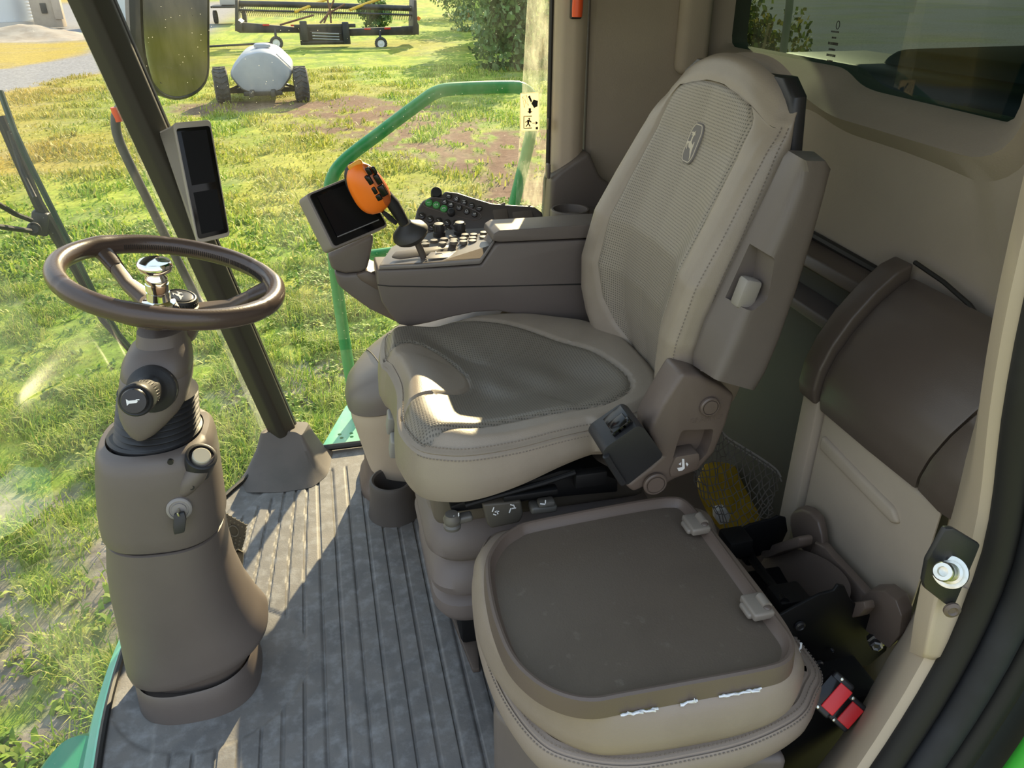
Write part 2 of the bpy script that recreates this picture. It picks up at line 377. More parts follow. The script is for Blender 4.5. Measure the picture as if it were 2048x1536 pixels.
# rubber boot at its foot
bt = [(-0.267,2.056,0.105), (-0.205,2.059,0.105), (-0.159,2.042,0.105), (-0.144,2.024,0.1), (-.12,2.10,.10), (-.22,2.13,.10)]
b1 = [(-0.284,2.044,0.06), (-0.21,2.023,0.062), (-0.153,2.01,0.062), (-0.123,1.995,0.058), (-.105,2.10,.06), (-.23,2.13,.06)]
b2 = [(-0.314,1.985,0.025), (-0.214,1.953,0.022), (-0.139,1.945,0.024), (-0.102,1.968,0.02), (-.085,2.095,.02), (-.24,2.13,.03)]
b3 = [(-0.349,1.924,0.004), (-0.216,1.896,0.001), (-0.126,1.899,0.001), (-0.083,1.953,0.001), (-.06,2.09,.0), (-.25,2.13,.0)]
mb = MB().rings([fillet(b, .02, 6) for b in (b3, b2, b1, bt)]); t = struct(mb.build('trim_5', mat('post_boot_rubber', (.125, .108, .096), .6, grain=(400, .15), var=(10, (.10, .09, .08), .4, .7)))); t['label'] = 'moulded rubber boot round the post foot'
# right side glass, B pillar ----------------------------------------------
g_side = glass_mat('side_glass', (.93, .95, .90), (.0, .05, .5), (.85, .88, .75), (5, 5, 1.2), .2)
mb = MB(); A = Vector((-.20, 2.10, .005)); B = Vector((-.52, 1.91, 1.7)); Cc = Vector((.62, 2.10, .005)); D = Vector((.62, 2.09, 1.7))
mb.rings([[A.lerp(B, t).lerp(Cc.lerp(D, t), s) for s in np.linspace(0, 1, 12)] for t in np.linspace(0, 1, 10)], False, False, closed=False)
w2 = struct(mb.build('window_2', g_side)); w2['label'] = 'right side window'
mb = MB().tube([(-.2, 2.085, .012), (.62, 2.085, .012)], .010, 8); struct(mb.build('trim_6', M['frit']))
mb = MB().tube([(.600, 2.085, .0), (.600, 2.075, 1.7)], .006, 8); struct(mb.build('trim_7', M['frit']))
dust_m = glass_mat('dusty_glass_edge', (.9, .9, .85), (.06, .55, .5), (.8, .8, .62), (16, 16, 5), .2)
mb = MB().add([(.50, 2.094, .5), (.60, 2.094, .5), (.60, 2.083, 1.6), (.56, 2.083, 1.6)], [(0, 1, 2, 3)]); struct(mb.build('trim_8', dust_m))
# B pillar: two-faced tan post
Q = [(.604, 2.10), (.606, 2.062), (.622, 2.045), (.655, 2.040), (.675, 2.047), (.694, 2.066), (.698, 2.12)]
mb = MB().rings([fillet([(x, y, z) for x, y in Q], .008, 4) for z in (.72, 1.2, 1.7)]); t = struct(mb.build('trim_9', M['tan'])); t['label'] = 'tan pillar behind the side window'
mb = MB().prism([(.590, 2.026, .62), (.596, 2.026, .80), (.618, 2.026, .822), (.662, 2.026, .85), (.70, 2.026, .87), (.735, 2.026, .80), (.80, 2.026, .755), (1.0, 2.026, .72), (1.0, 2.026, .45), (.595, 2.026, .45)], (0, .09, 0), .012, 3)
t = struct(mb.build('trim_10', M['taupe'])); t['label'] = 'taupe sill trim at the foot of the pillar'
mb = MB().box((.71, 1.985, .58), (.24, .12, .28), .03, seg=4); struct(mb.build('trim_11', M['taupe']))
# right rear panel (beside the seat back)
def rr_pan(off, r): return fillet([(.712, 2.095 - off, .775), (.79, 2.095 - off, .745), (1.03, 2.11 - off, .75), (1.03, 2.11 - off, 1.7), (.705, 2.09 - off, 1.7)], r, 6)
mb = MB().rings([rr_pan(-.03, .05), rr_pan(.0, .05), inset(rr_pan(.012, .05), .012, (0, 1, 0))]); mb.box((.99, 2.075, 1.4), (.09, .05, .70), .025, seg=4)
wr = struct(mb.build('wall_right', M['liner'])); wr['label'] = 'tan liner panel behind the side pillar'
mb = MB().box((.87, 2.15, .9), (.36, .04, 1.7), 0); struct(mb.build('wall_right_outer', M['dbrown'], None, False))
# rear wall with its window -----------------------------------------------
def wring(y0, y1, z0, z1, x, r, zl=None):
    return resample(fillet([(x, y0, z0 if zl is None else zl), (x, y1, z0), (x, y1, z1), (x, y0, z1)], r, 10), 160)
outer = resample([(1.0, .90, .70), (1.0, 1.0, .755), (1.0, 1.107, .784), (1.0, 1.392, .793), (1.0, 2.15, .80), (1.03, 2.15, 1.72), (1.0, .98, 1.72), (1.0, .94, 1.1)], 160)
def align(a, b):
    """rotate / flip ring b so that it runs along ring a"""
    best = None
    for c in (b, b[::-1]):
        for s in range(0, len(c), 4):
            d = sum((Vector(a[i]) - Vector(c[(i + s) % len(c)])).length for i in range(0, len(a), 8))
            if best is None or d < best[0]: best = (d, [c[(i + s) % len(c)] for i in range(len(c))])
    return best[1]
WZ = lambda x, d, up=0: resample(fillet([(x, 1.088 - d, 1.075 - d * .3), (x, 1.47 - d * .5, 1.08 - d * .3), (x, 1.515 - d * .5, 1.086 - d * .3), (x, 1.58 - d * .3, 1.113 - d * .35), (x, 2.10 + d * .3, 1.115 - d * .4), (x, 2.10 + d * .3, 1.66), (x, 1.088 - d, 1.66)], [.03 + d * .6, .03, .03, .03, .03, .03, .03], 8), 160)
ra = align(outer, WZ(.992, .125)); rb = align(ra, WZ(1.008, .105)); rc = align(rb, WZ(1.06, .05)); rd = align(rc, WZ(1.10, .0)); re_ = align(rd, WZ(1.16, -.002))
mid = [Vector(a).lerp(Vector(b), .5) + Vector((.028, 0, 0)) * 1 for a, b in zip(outer, ra)]
mb = MB().rings([outer, mid, [Vector(a).lerp(Vector(b), .88) + Vector((.030, 0, 0)) for a, b in zip(outer, ra)], ra, rb, rc, rd, re_], False, False)
w = struct(mb.build('wall_rear', M['liner'])); w['label'] = 'tan rear wall panel round the rear window'
g_rear = glass_mat('rear_glass', (.085, .118, .098), (.008, .05, .1), (.30, .36, .32), (6, 2.2, 9), .025)
mb = MB().add([(1.115, .98, 1.02), (1.115, 2.12, 1.02), (1.115, 2.12, 1.7), (1.115, .98, 1.7)], [(0, 1, 2, 3)]); w3 = struct(mb.build('window_3', g_rear)); w3['label'] = 'green tinted rear window'
# ledge, groove and lower rear wall
mb = MB().prism([(1.03, .84, .775), (.985, .84, .775), (.985, .84, .74), (.985, .84, .66), (.96, .84, .66), (.96, .84, 0), (1.05, .84, 0)], (0, 1.25, 0), .006)
t = struct(mb.build('wall_rear_lower', mat('grey_green_lower_panel', (.075, .08, .072), .6, var=(3, (.09, .09, .078), .4, .7)))); t['label'] = 'dark lower rear wall panel'
mb = MB().prism([(.995, .84, .795), (.945, .84, .785), (.935, .84, .765), (.95, .84, .755), (.99, .84, .752)], (0, 1.25, 0), .004); struct(mb.build('trim_12', M['dbrown']))
mb = MB().prism([(.985, .84, .70), (.93, .84, .692), (.925, .84, .672), (.985, .84, .668)], (0, 1.25, 0), .004); struct(mb.build('trim_13', M['taupe']))
mb = MB().tube([(.985, .90, .715), (.992, 1.0, .768), (.996, 1.107, .795), (.996, 1.392, .802), (.996, 2.08, .806)], .009, 8); struct(mb.build('trim_14', M['ink']))
mb = MB().box((.25, 1.45, 1.74), (1.75, 1.42, .05), .01); struct(mb.build('ceiling', M['liner']))
# left rear pillar: the tan band beside the door opening -------------------
fr_e = [(.592, .545, 1.72), (.617, .575, 1.28), (.640, .585, 1.06), (.668, .590, .90), (.700, .588, .75), (.708, .586, .66), (.700, .584, .56), (.672, .58, .44), (.625, .576, .30), (.56, .57, .17), (.47, .56, .05), (.38, .55, .0)]
bk_e = [(1.02, .99, 1.72), (1.015, .975, 1.28), (1.01, .955, 1.06), (.985, .915, .90), (.95, .86, .75), (.92, .83, .66), (.90, .80, .56), (.87, .77, .44), (.80, .74, .30), (.72, .71, .17), (.60, .68, .05), (.50, .66, .0)]
fr_e = cr(fr_e, 40); bk_e = cr(bk_e, 40)
R = []
for a, b in zip(fr_e, bk_e):
    d = (b - a); d.z = 0; n = Vector((d.y, -d.x, 0)).normalized()
    R.append([a + n * .05, a + n * .012 - d.normalized() * .004, a, a.lerp(b, .12) - n * .010, a.lerp(b, .35) - n * .008, a.lerp(b, .7) - n * .004, b, b + n * .05])
mb = MB().rings(R); t = struct(mb.build('wall_left', M['tan'])); t['label'] = 'tan pillar at the rear edge of the door opening'
# door weather seals (black) and door jamb beyond them
jam = [a + Vector((.03, -.03, 0)) for a in fr_e]
def seal(off, r, name, m):
    mb = MB().tube([a + Vector(off) for a in fr_e[6:]], r, 12); return struct(mb.build(name, m))
seal((.018, -.022, 0), .017, 'trim_15', M['rubber']); seal((.045, -.045, -.004), .020, 'trim_16', M['blueish']); seal((.073, -.062, -.006), .015, 'trim_17', M['rubber'])
mb = MB().rings([[a + Vector((.07, -.07, -.01)), a + Vector((.25, -.13, -.01)), a + Vector((.25, -.06, -.02)), a + Vector((.07, -.045, -.02))] for a in fr_e[4:]]); t = struct(mb.build('trim_18', M['blueish'])); t['label'] = 'dark door jamb outside the seals'
mb = MB().tube([a + Vector((.100, -.112, -.015)) for a in fr_e[10:]], .018, 10); struct(mb.build('trim_19', mat('bright_green_door_edge', (.05, .42, .04), .4)))
# green sill under the windshield -----------------------------------------
mb = MB().rings([[WBp + Vector((-.006, 0, -.004)), WBp + Vector((-.032, 0, -.012)), WBp + Vector((-.05, 0, -.05)), WBp + Vector((-.055, 0, -.20)), WBp + Vector((.0, 0, -.20))] for WBp in WB[2:]])
t = struct(mb.build('trim_20', M['greenpale'])); t['label'] = 'green body sill below the windshield'
# ================================================================ GROUND
rng = np.random.default_rng(3)
def vnoise(x, y, s, seed=0):
    r = np.random.default_rng(seed).random((256, 256)); x = np.asarray(x) * s; y = np.asarray(y) * s
    xi = np.floor(x).astype(int); yi = np.floor(y).astype(int); fx = x - xi; fy = y - yi; fx = fx * fx * (3 - 2 * fx); fy = fy * fy * (3 - 2 * fy)
    g = lambda a, b: r[a % 256, b % 256]
    return (g(xi, yi) * (1 - fx) + g(xi + 1, yi) * fx) * (1 - fy) + (g(xi, yi + 1) * (1 - fx) + g(xi + 1, yi + 1) * fx) * fy
def fbm(x, y, s, seed=0, o=4): return sum(vnoise(x, y, s * 2 ** i, seed + i) / 2 ** i for i in range(o)) / sum(1 / 2 ** i for i in range(o))
GZ = -2.2
def lerp3(a, b, t): t = t[..., None]; return a * (1 - t) + np.array(b) * t
def seg_d(x, y, ax_, ay_, bx_, by_):
    vx, vy = bx_ - ax_, by_ - ay_; t = np.clip(((x - ax_) * vx + (y - ay_) * vy) / (vx * vx + vy * vy), 0, 1); return np.hypot(x - ax_ - t * vx, y - ay_ - t * vy)
def cover(x, y):
    """returns (grass density 0..1, dryness, red-bark, gravel)"""
    n1 = fbm(x, y, .9, 1); n2 = fbm(x, y, .22, 9); n3 = fbm(x, y, 3.0, 21, 3)
    near = smooth(12, 4, y)
    bare = smooth(.50, .66, n1 * .6 + n3 * .4 + .05 * smooth(-1.0, -2.5, x) * smooth(7, 3, y)) * (.25 + .75 * near)
    dry = np.clip(smooth(-3.0, -9, x - (y - 20) * -.12) * smooth(12, 18, y) + .45 * smooth(.50, .64, n2), 0, 1)
    red = smooth(2.6, 1.2, seg_d(x, y, .5, 24.5, 4.8, 15.0) + 2.0 * (n1 - .5) * 2) * smooth(.38, .58, n3 + .06)
    red = np.maximum(red, smooth(1.6, .7, seg_d(x, y, 3.2, 12.5, 5.2, 15.0) + (n1 - .5) * 3))
    red = np.maximum(red, .8 * smooth(1.4, .6, seg_d(x, y, -3.0, 24.6, 1.2, 25.0) + (n1 - .5) * 2))
    rd = np.minimum(np.minimum(seg_d(x, y, -12, 30, -8.2, 41), seg_d(x, y, -8.2, 41, -8.5, 66)), seg_d(x, y, -22, 14, -12, 30))
    road = smooth(2.6, 1.7, rd + (n1 - .5) * 1.2)
    road = np.maximum(road, smooth(-2.0, 2.0, y - 52 - (x + 10) * .2 + (n1 - .5) * 4) * smooth(-4.5, -8, x) * smooth(120, 100, y))
    rear = smooth(3.5, 6, x - .30 * y - 3.0 + (n1 - .5) * 2) * (.55 + .45 * smooth(.35, .6, n2))
    road = np.maximum(road, rear)
    return np.clip(1 - np.maximum(np.maximum(bare, red), road), 0, 1), dry, red, road
def ground_mesh():
    V = []; F = []; Cl = []
    yv = np.concatenate([np.arange(-40, 2, 1.5), np.arange(2, 14, .07), np.arange(14, 50, .3), np.arange(50, 141, 1.5)])
    xv = np.concatenate([np.arange(-70, -14, 1.5), np.arange(-14, -5, .3), np.arange(-5, 5.5, .07), np.arange(5.5, 18, .3), np.arange(18, 110, 1.5)])
    X, Y = np.meshgrid(xv, yv); d, dry, red, road = cover(X, Y)
    Z = GZ + .05 * (fbm(X, Y, 1.3, 40) - .5) + .05 * (fbm(X, Y, 5, 50, 3) - .5) * smooth(20, 8, Y)
    n = fbm(X, Y, 2.2, 60)
    c = np.zeros(X.shape + (3,)) + np.array((.16, .245, .03))
    c = lerp3(c, (.29, .345, .05), smooth(.42, .62, n)); c = lerp3(c, (.36, .255, .06), dry * .85)
    soil = lerp3(np.zeros(X.shape + (3,)) + np.array((.165, .145, .125)), (.25, .22, .19), smooth(.4, .6, fbm(X, Y, 6, 70, 3)))
    c = lerp3(c, (0, 0, 0), 1 - d) + soil * (1 - d)[..., None]
    c = lerp3(c, (.15, .078, .048), red * .8); c = lerp3(c, (.235, .235, .245), road)
    ny, nx = X.shape; i = np.arange(nx * ny).reshape(ny, nx)
    f = np.stack([i[:-1, :-1], i[:-1, 1:], i[1:, 1:], i[1:, :-1]], -1).reshape(-1, 4)
    me = bpy.data.meshes.new('ground'); me.from_pydata(np.stack([X, Y, Z], -1).reshape(-1, 3).tolist(), [], f.tolist())
    at = me.color_attributes.new('cover', 'FLOAT_COLOR', 'POINT'); at.data.foreach_set('color', np.concatenate([c, np.ones(c.shape[:2] + (1,))], -1).reshape(-1).astype(np.float32))
    return me
gm = bpy.data.materials.new('ground_soil_and_turf'); gm.use_nodes = True; n = gm.node_tree; b = n.nodes['Principled BSDF']; b.inputs['Roughness'].default_value = .95; b.inputs['Specular IOR Level'].default_value = .1
at = n.nodes.new('ShaderNodeVertexColor'); at.layer_name = 'cover'; tcg = n.nodes.new('ShaderNodeTexCoord'); nz = n.nodes.new('ShaderNodeTexNoise'); nz.inputs['Scale'].default_value = 9; nz.inputs['Detail'].default_value = 8; nz.inputs['Roughness'].default_value = .75
n.links.new(tcg.outputs['Object'], nz.inputs['Vector']); mr = n.nodes.new('ShaderNodeMapRange'); mr.inputs[1].default_value = .3; mr.inputs[2].default_value = .7; mr.inputs[3].default_value = .55; mr.inputs[4].default_value = 1.45
n.links.new(nz.outputs[0], mr.inputs[0]); mx = n.nodes.new('ShaderNodeVectorMath'); mx.operation = 'SCALE'; n.links.new(at.outputs[0], mx.inputs[0]); n.links.new(mr.outputs[0], mx.inputs['Scale']); n.links.new(mx.outputs[0], b.inputs['Base Color'])
bu = n.nodes.new('ShaderNodeBump'); bu.inputs['Strength'].default_value = .6; bu.inputs['Distance'].default_value = .03; n.links.new(nz.outputs[0], bu.inputs['Height']); n.links.new(bu.outputs[0], b.inputs['Normal'])
gr = struct(link('ground', ground_mesh(), gm)); gr['label'] = 'grass field with bare soil patches outside the cab'
# grass blades and weeds ---------------------------------------------------
def leaf_mat(name, stops, trans=.35):
    m = bpy.data.materials.new(name); m.use_nodes = True; n = m.node_tree; b = n.nodes['Principled BSDF']; b.inputs['Roughness'].default_value = .6; b.inputs['Specular IOR Level'].default_value = .25
    a = n.nodes.new('ShaderNodeVertexColor'); a.layer_name = 'tint'; n.links.new(a.outputs[0], b.inputs['Base Color'])
    t = n.nodes.new('ShaderNodeBsdfTranslucent'); n.links.new(a.outputs[0], t.inputs[0]); x = n.nodes.new('ShaderNodeMixShader'); x.inputs[0].default_value = trans
    n.links.new(b.outputs[0], x.inputs[1]); n.links.new(t.outputs[0], x.inputs[2]); n.links.new(x.outputs[0], n.nodes['Material Output'].inputs[0]); return m
LM = leaf_mat('grass_blades', None)
def blades(name, x, y, z, h, w, lean, col, az=None):
    """one triangle-tipped blade per point: 5 vertices"""
    n = len(x); az = rng.random(n) * 2 * PI if az is None else az; dx, dy = np.cos(az), np.sin(az); px, py = -dy, dx
    b = np.stack([x, y, z], -1); wv = np.stack([px * w, py * w, 0 * w], -1)
    m = b + np.stack([dx * lean * h * .45, dy * lean * h * .45, h * .6], -1); t = b + np.stack([dx * lean * h, dy * lean * h, h * (1 - .35 * lean)], -1)
    v = np.stack([b - wv, b + wv, m + wv * .8, m - wv * .8, t], 1).reshape(-1, 3)
    me = bpy.data.meshes.new(name); me.vertices.add(5 * n); me.vertices.foreach_set('co', v.reshape(-1).astype(np.float32))
    k = np.arange(n)[:, None] * 5; lo = np.concatenate([k + 0, k + 1, k + 2, k + 3, k + 3, k + 2, k + 4], 1).reshape(-1)
    me.loops.add(7 * n); me.loops.foreach_set('vertex_index', lo.astype(np.int32)); me.polygons.add(2 * n)
    st = (np.arange(n)[:, None] * 7 + np.array([[0, 4]])).reshape(-1); me.polygons.foreach_set('loop_start', st.astype(np.int32)); me.update(calc_edges=True); me.validate()
    at = me.color_attributes.new('tint', 'FLOAT_COLOR', 'POINT'); c = np.repeat(np.concatenate([col, np.ones((n, 1))], 1), 5, 0); at.data.foreach_set('color', c.reshape(-1).astype(np.float32))
    return link(name, me, LM, None, False)
def scatter(N, x0, x1, y0, y1, wedge=True):
    y = y0 + (y1 - y0) * rng.random(N) ** 1.25; x = x0 + (x1 - x0) * rng.random(N)
    k = (x > -.80 * y - .9) & (x < .42 * y + .9); return x[k], y[k]
pal = np.array([(.19, .31, .03), (.27, .38, .045), (.38, .45, .08), (.12, .25, .025), (.45, .45, .13), (.32, .42, .05)])
def gcol(x, y, dry):
    k = rng.integers(0, 6, len(x)); c = pal[k] * (.75 + .5 * rng.random((len(x), 1))); d = np.clip(dry + .25 * (rng.random(len(x)) - .5), 0, 1)[:, None]
    return c * (1 - d * .8) + np.array((.42, .30, .08)) * d * .8
x1_, y1_ = scatter(300000, -7.5, 4.6, 2.3, 10.5); d, dry, red, road = cover(x1_, y1_); tall = fbm(x1_, y1_, 2.1, 90, 3); k = rng.random(len(x1_)) < d * (.25 + .75 * smooth(.40, .58, tall)) + .03
x1_, y1_, dry, tall = x1_[k], y1_[k], dry[k], tall[k]; h = (.03 + .06 * rng.random(len(x1_))) * (.5 + 2.0 * smooth(.46, .68, tall))
x2_, y2_ = scatter(120000, -16, 9, 10.5, 34); d, dry2, red, road = cover(x2_, y2_); tall2 = fbm(x2_, y2_, 1.2, 90, 3); k = rng.random(len(x2_)) < d * (.2 + .8 * smooth(.40, .58, tall2)); x2_, y2_, dry2, tall2 = x2_[k], y2_[k], dry2[k], tall2[k]
h2 = (.04 + .08 * rng.random(len(x2_))) * (.6 + 1.3 * smooth(.46, .68, tall2))
xx = np.concatenate([x1_, x2_]); yy = np.concatenate([y1_, y2_]); hh = np.concatenate([h, h2]); ww = np.concatenate([.0026 + .0030 * rng.random(len(x1_)), .009 + .011 * rng.random(len(x2_))])
go = blades('grass', xx, yy, np.full(len(xx), GZ), hh, ww, .2 + .9 * rng.random(len(xx)), gcol(xx, yy, np.concatenate([dry, dry2])))
go['kind'] = 'stuff'; go['label'] = 'yellow green grass blades growing over the field'; go['category'] = 'grass'
# broad leaved weeds: rosettes of flat leaves
cx, cy = scatter(9000, -6.5, 4.2, 2.3, 13); d, dry, red, road = cover(cx, cy); wn_ = fbm(cx, cy, .7, 33, 3); k = (rng.random(len(cx)) < .15 + 1.6 * smooth(.45, .62, wn_)) & (road < .5); cx, cy = cx[k], cy[k]
nl = 9; X = np.repeat(cx, nl) + .05 * rng.standard_normal(len(cx) * nl); Y = np.repeat(cy, nl) + .05 * rng.standard_normal(len(cx) * nl)
cc = np.repeat(np.array([(.16, .27, .03), (.24, .34, .05), (.12, .22, .03), (.33, .38, .09)])[rng.integers(0, 4, len(cx))], nl, 0) * (.8 + .4 * rng.random((len(X), 1)))
wo = blades('weeds', X, Y, np.full(len(X), GZ + .01), .03 + .05 * rng.random(len(X)), .010 + .014 * rng.random(len(X)), .6 + .8 * rng.random(len(X)), cc)
wo['kind'] = 'stuff'; wo['label'] = 'broad leaved green weeds among the grass'; wo['category'] = 'weeds'
# ================================================================ DRIVER SEAT
def cut(o, cutter):
    """boolean difference, result written back into o"""
    md = o.modifiers.new('cut', 'BOOLEAN'); md.operation = 'DIFFERENCE'; md.object = cutter; md.solver = 'EXACT'
    me = bpy.data.meshes.new_from_object(o.evaluated_get(bpy.context.evaluated_depsgraph_get())); o.modifiers.clear(); o.data = me
    bpy.data.objects.remove(cutter)
    me.polygons.foreach_set('use_smooth', [True] * len(me.polygons)); me.set_sharp_from_angle(angle=math.radians(38))
SCY = 1.318
seat = thing('driver_seat', 'large tan leather driver seat with tall perforated backrest behind the steering wheel', 'seat', (.36, SCY, 0))
def poly_d(px, py, poly):
    """distance to a closed polyline and inside test, for arrays"""
    q = np.array([(p[0], p[1]) for p in poly]); d = np.full(px.shape, 9.0); ins = np.zeros(px.shape, bool)
    for i in range(len(q)):
        a, b = q[i], q[(i + 1) % len(q)]; d = np.minimum(d, seg_d(px, py, a[0], a[1], b[0], b[1]))
        c = ((a[1] > py) != (b[1] > py)) & (px < (b[0] - a[0]) * (py - a[1]) / (b[1] - a[1] + 1e-12) + a[0]); ins ^= c
    return d, ins
ZS = .588
near_seam = [(0.108,1.115,0.588),(0.144,1.091,0.588),(0.191,1.079,0.588),(0.268,1.083,0.588),(0.35,1.1,0.588),(0.407,1.108,0.588),(0.443,1.105,0.588)]
rear_far = [(.560, 1.16, .588), (.60, 1.23, .588), (.61, 1.34, .588), (.60, 1.46, .588), (.555, 1.545, .588), (.49, 1.58, .592), (.42, 1.60, .60), (.34, 1.605, .604), (.26, 1.60, .60), (.19, 1.575, .592)]
front_seam = [(0.116,1.591,0.588),(0.09,1.573,0.588),(0.078,1.464,0.588),(0.089,1.422,0.588),(0.097,1.331,0.588),(0.086,1.219,0.588),(0.089,1.167,0.588)]
seam = cr(near_seam + rear_far + front_seam, 240, True)
insert = cr([(0.123,1.115,0.592),(0.163,1.128,0.592),(0.227,1.133,0.592),(0.31,1.148,0.592),(0.394,1.155,0.592),(0.453,1.163,0.592),(0.495,1.185,0.592),(0.523,1.215,0.592),(0.535,1.267,0.592),(0.526,1.337,0.592),(0.502,1.413,0.592),(0.447,1.479,0.592),(0.378,1.531,0.592),(0.286,1.569,0.592),(0.206,1.583,0.592),(0.142,1.59,0.592),(0.095,1.571,0.592),(0.078,1.456,0.592),(0.089,1.414,0.592),(0.097,1.323,0.592),(0.086,1.212,0.592),(0.092,1.155,0.592),(0.109,1.115,0.592)], 150, True)
nose = cr([(0.08,1.46,0.592),(0.129,1.48,0.592),(0.178,1.461,0.592),(0.214,1.416,0.592),(0.233,1.359,0.592),(0.232,1.32,0.592),(0.215,1.289,0.592),(0.183,1.266,0.592),(0.137,1.25,0.592),(0.099,1.231,0.592),(0.086,1.212,0.592)], 50)
ctr = Vector((.34, 1.345, .59)); RR = []
NR = 70
for i in range(NR + 1):
    t = i / NR; RR.append([p.lerp(ctr, t * .985) for p in seam])
arr = np.array([[p[:] for p in r] for r in RR]); px_, py_ = arr[..., 0], arr[..., 1]
tt = np.linspace(0, 1, NR + 1)[:, None] * np.ones((1, 240))
di, ini = poly_d(px_, py_, insert); nose_poly = list(nose) + [Vector((.05, 1.25, 0)), Vector((.05, 1.6, 0))]
dn, inn = poly_d(px_, py_, nose_poly); d_n = np.full(px_.shape, 9.0)
for i in range(len(nose) - 1): d_n = np.minimum(d_n, seg_d(px_, py_, nose[i].x, nose[i].y, nose[i + 1].x, nose[i + 1].y))
z = arr[..., 2] * (1 - tt) + .588 * tt
z = z + .016 * smooth(0, .10, tt) - .030 * smooth(.15, .75, tt)
z += .012 * np.exp(-(((px_ - .13) / .07) ** 2)) * smooth(0, .15, tt)
z += .004 * np.sin(px_ * 55 + py_ * 18) * np.exp(-((py_ - 1.33) / .05) ** 2) * smooth(.3, .8, tt) * .5
z -= .0055 * (1 - smooth(.0012, .0065, di)) * (tt > .03)
z -= .0050 * (1 - smooth(.0012, .0060, d_n)) * ini
z += .003 * smooth(.0, .02, di) * ini
arr[..., 2] = z
def off_ring(dz, d, pts=None): return [Vector((p.x + n.x * d, p.y + n.y * d, p.z + dz)) for p, n in zip(seam, SN)]
SN = []
for i in range(240):
    t = seam[(i + 1) % 240] - seam[i - 1]; nrm = Vector((t.y, -t.x, 0)).normalized(); SN.append(nrm)
if sum(SN[i].dot(seam[i] - ctr) for i in range(240)) < 0: SN = [-q for q in SN]
def zbot(p): return .488 + .055 * float(smooth(.12, .5, p.x))
low_rings = []
for f_, d in ((1.0, -.035), (1.0, .000), (.97, .006), (.75, .014), (.45, .013), (.2, .008), (.09, .006), (.05, .001), (.02, .003)):
    low_rings.append([Vector((p.x + n.x * d, p.y + n.y * d, p.z + (zbot(p) - p.z) * f_)) for p, n in zip(seam, SN)])
mb = MB(); top = [[Vector(q) for q in r] for r in arr]
allr = low_rings + top; n_ = 240; mb.v = [p[:] for r in allr for p in r]
tm = np.zeros((NR + 1, 240), int); tm[ini & ~inn] = 1
for i in range(len(allr) - 1):
    for j in range(n_):
        k = (j + 1) % n_; mb.f.append((i * n_ + j, i * n_ + k, (i + 1) * n_ + k, (i + 1) * n_ + j)); ii = i - len(low_rings); mb.mi.append(int(tm[ii, j]) if ii >= 0 else 0)
mb.f.append(tuple(range(n_))[::-1]); mb.mi.append(0); mb.f.append(tuple(range((len(allr) - 1) * n_, len(allr) * n_))); mb.mi.append(1)
cush = mb.build('cushion', [M['leather'], M['perf_seat']], seat)
s1 = [Vector((p.x + n.x * .0075, p.y + n.y * .0075, p.z - .010)) for p, n in zip(seam, SN)]
s2 = [Vector((p.x - n.x * .006, p.y - n.y * .006, p.z + .0055)) for p, n in zip(seam, SN)]
iN = max(range(240), key=lambda i: seam[i].x - abs(seam[i].y - 1.13) * 9)
def stretch(r, i0, i1): return [r[i % 240] for i in range(i0, i1 + 1)]
mbs = stitch(stretch(s1, 0, 62), .0062, .0009); b2 = stitch(stretch(s2, 0, 62), .0062, .0009); b3_ = stitch(stretch(s2, 172, 240), .0062, .0009)
mbs.add(b2.v, b2.f); mbs.add(b3_.v, b3_.f); mbs.build('stitching', M['stitch'], cush)
# ---- backrest -----------------------------------------------------------
zk = np.array([.530, .58, .63, .68, .75, .85, .93, 1.03, 1.10, 1.14, 1.165, 1.172])
xc_k = np.array([.612, .604, .594, .584, .578, .592, .620, .655, .672, .682, .695, .712])
w_k = np.array([.150, .196, .222, .238, .246, .246, .240, .226, .217, .208, .192, .170])
b_k = np.array([.040, .056, .060, .058, .052, .041, .028, .012, .007, .003, .0, .0])
T_k = np.array([.085, .09, .095, .10, .10, .10, .085, .056, .038, .030, .026, .020])
ui_k = np.array([.0, .070, .126, .154, .172, .174, .170, .160, .145, .060, .0, .0])
def K(a, z):
    if a is T_k: return max(float(np.interp(z, zk, T_k)), .022 + .008 * float(smooth(1.0, 1.16, z)) - float(np.interp(z, zk, b_k)))
    return float(np.interp(z, zk, a))
def ui_f(z):
    if z <= .555 or z >= 1.128: return .02
    if z < 1.03: return max(.02, K(ui_k, z))
    return .160 - .04 * (z - 1.03) - .040 * (1 - math.sqrt(max(0, 1 - max(0, (z - 1.095) / .0335) ** 2)))
zrow = sorted(list(np.linspace(.530, 1.172, 120)) + [.553, .557, 1.1265, 1.1285, .534, .54, 1.168])
nI, nB, nS, nK = 36, 22, 12, 24
R = []; mis = []
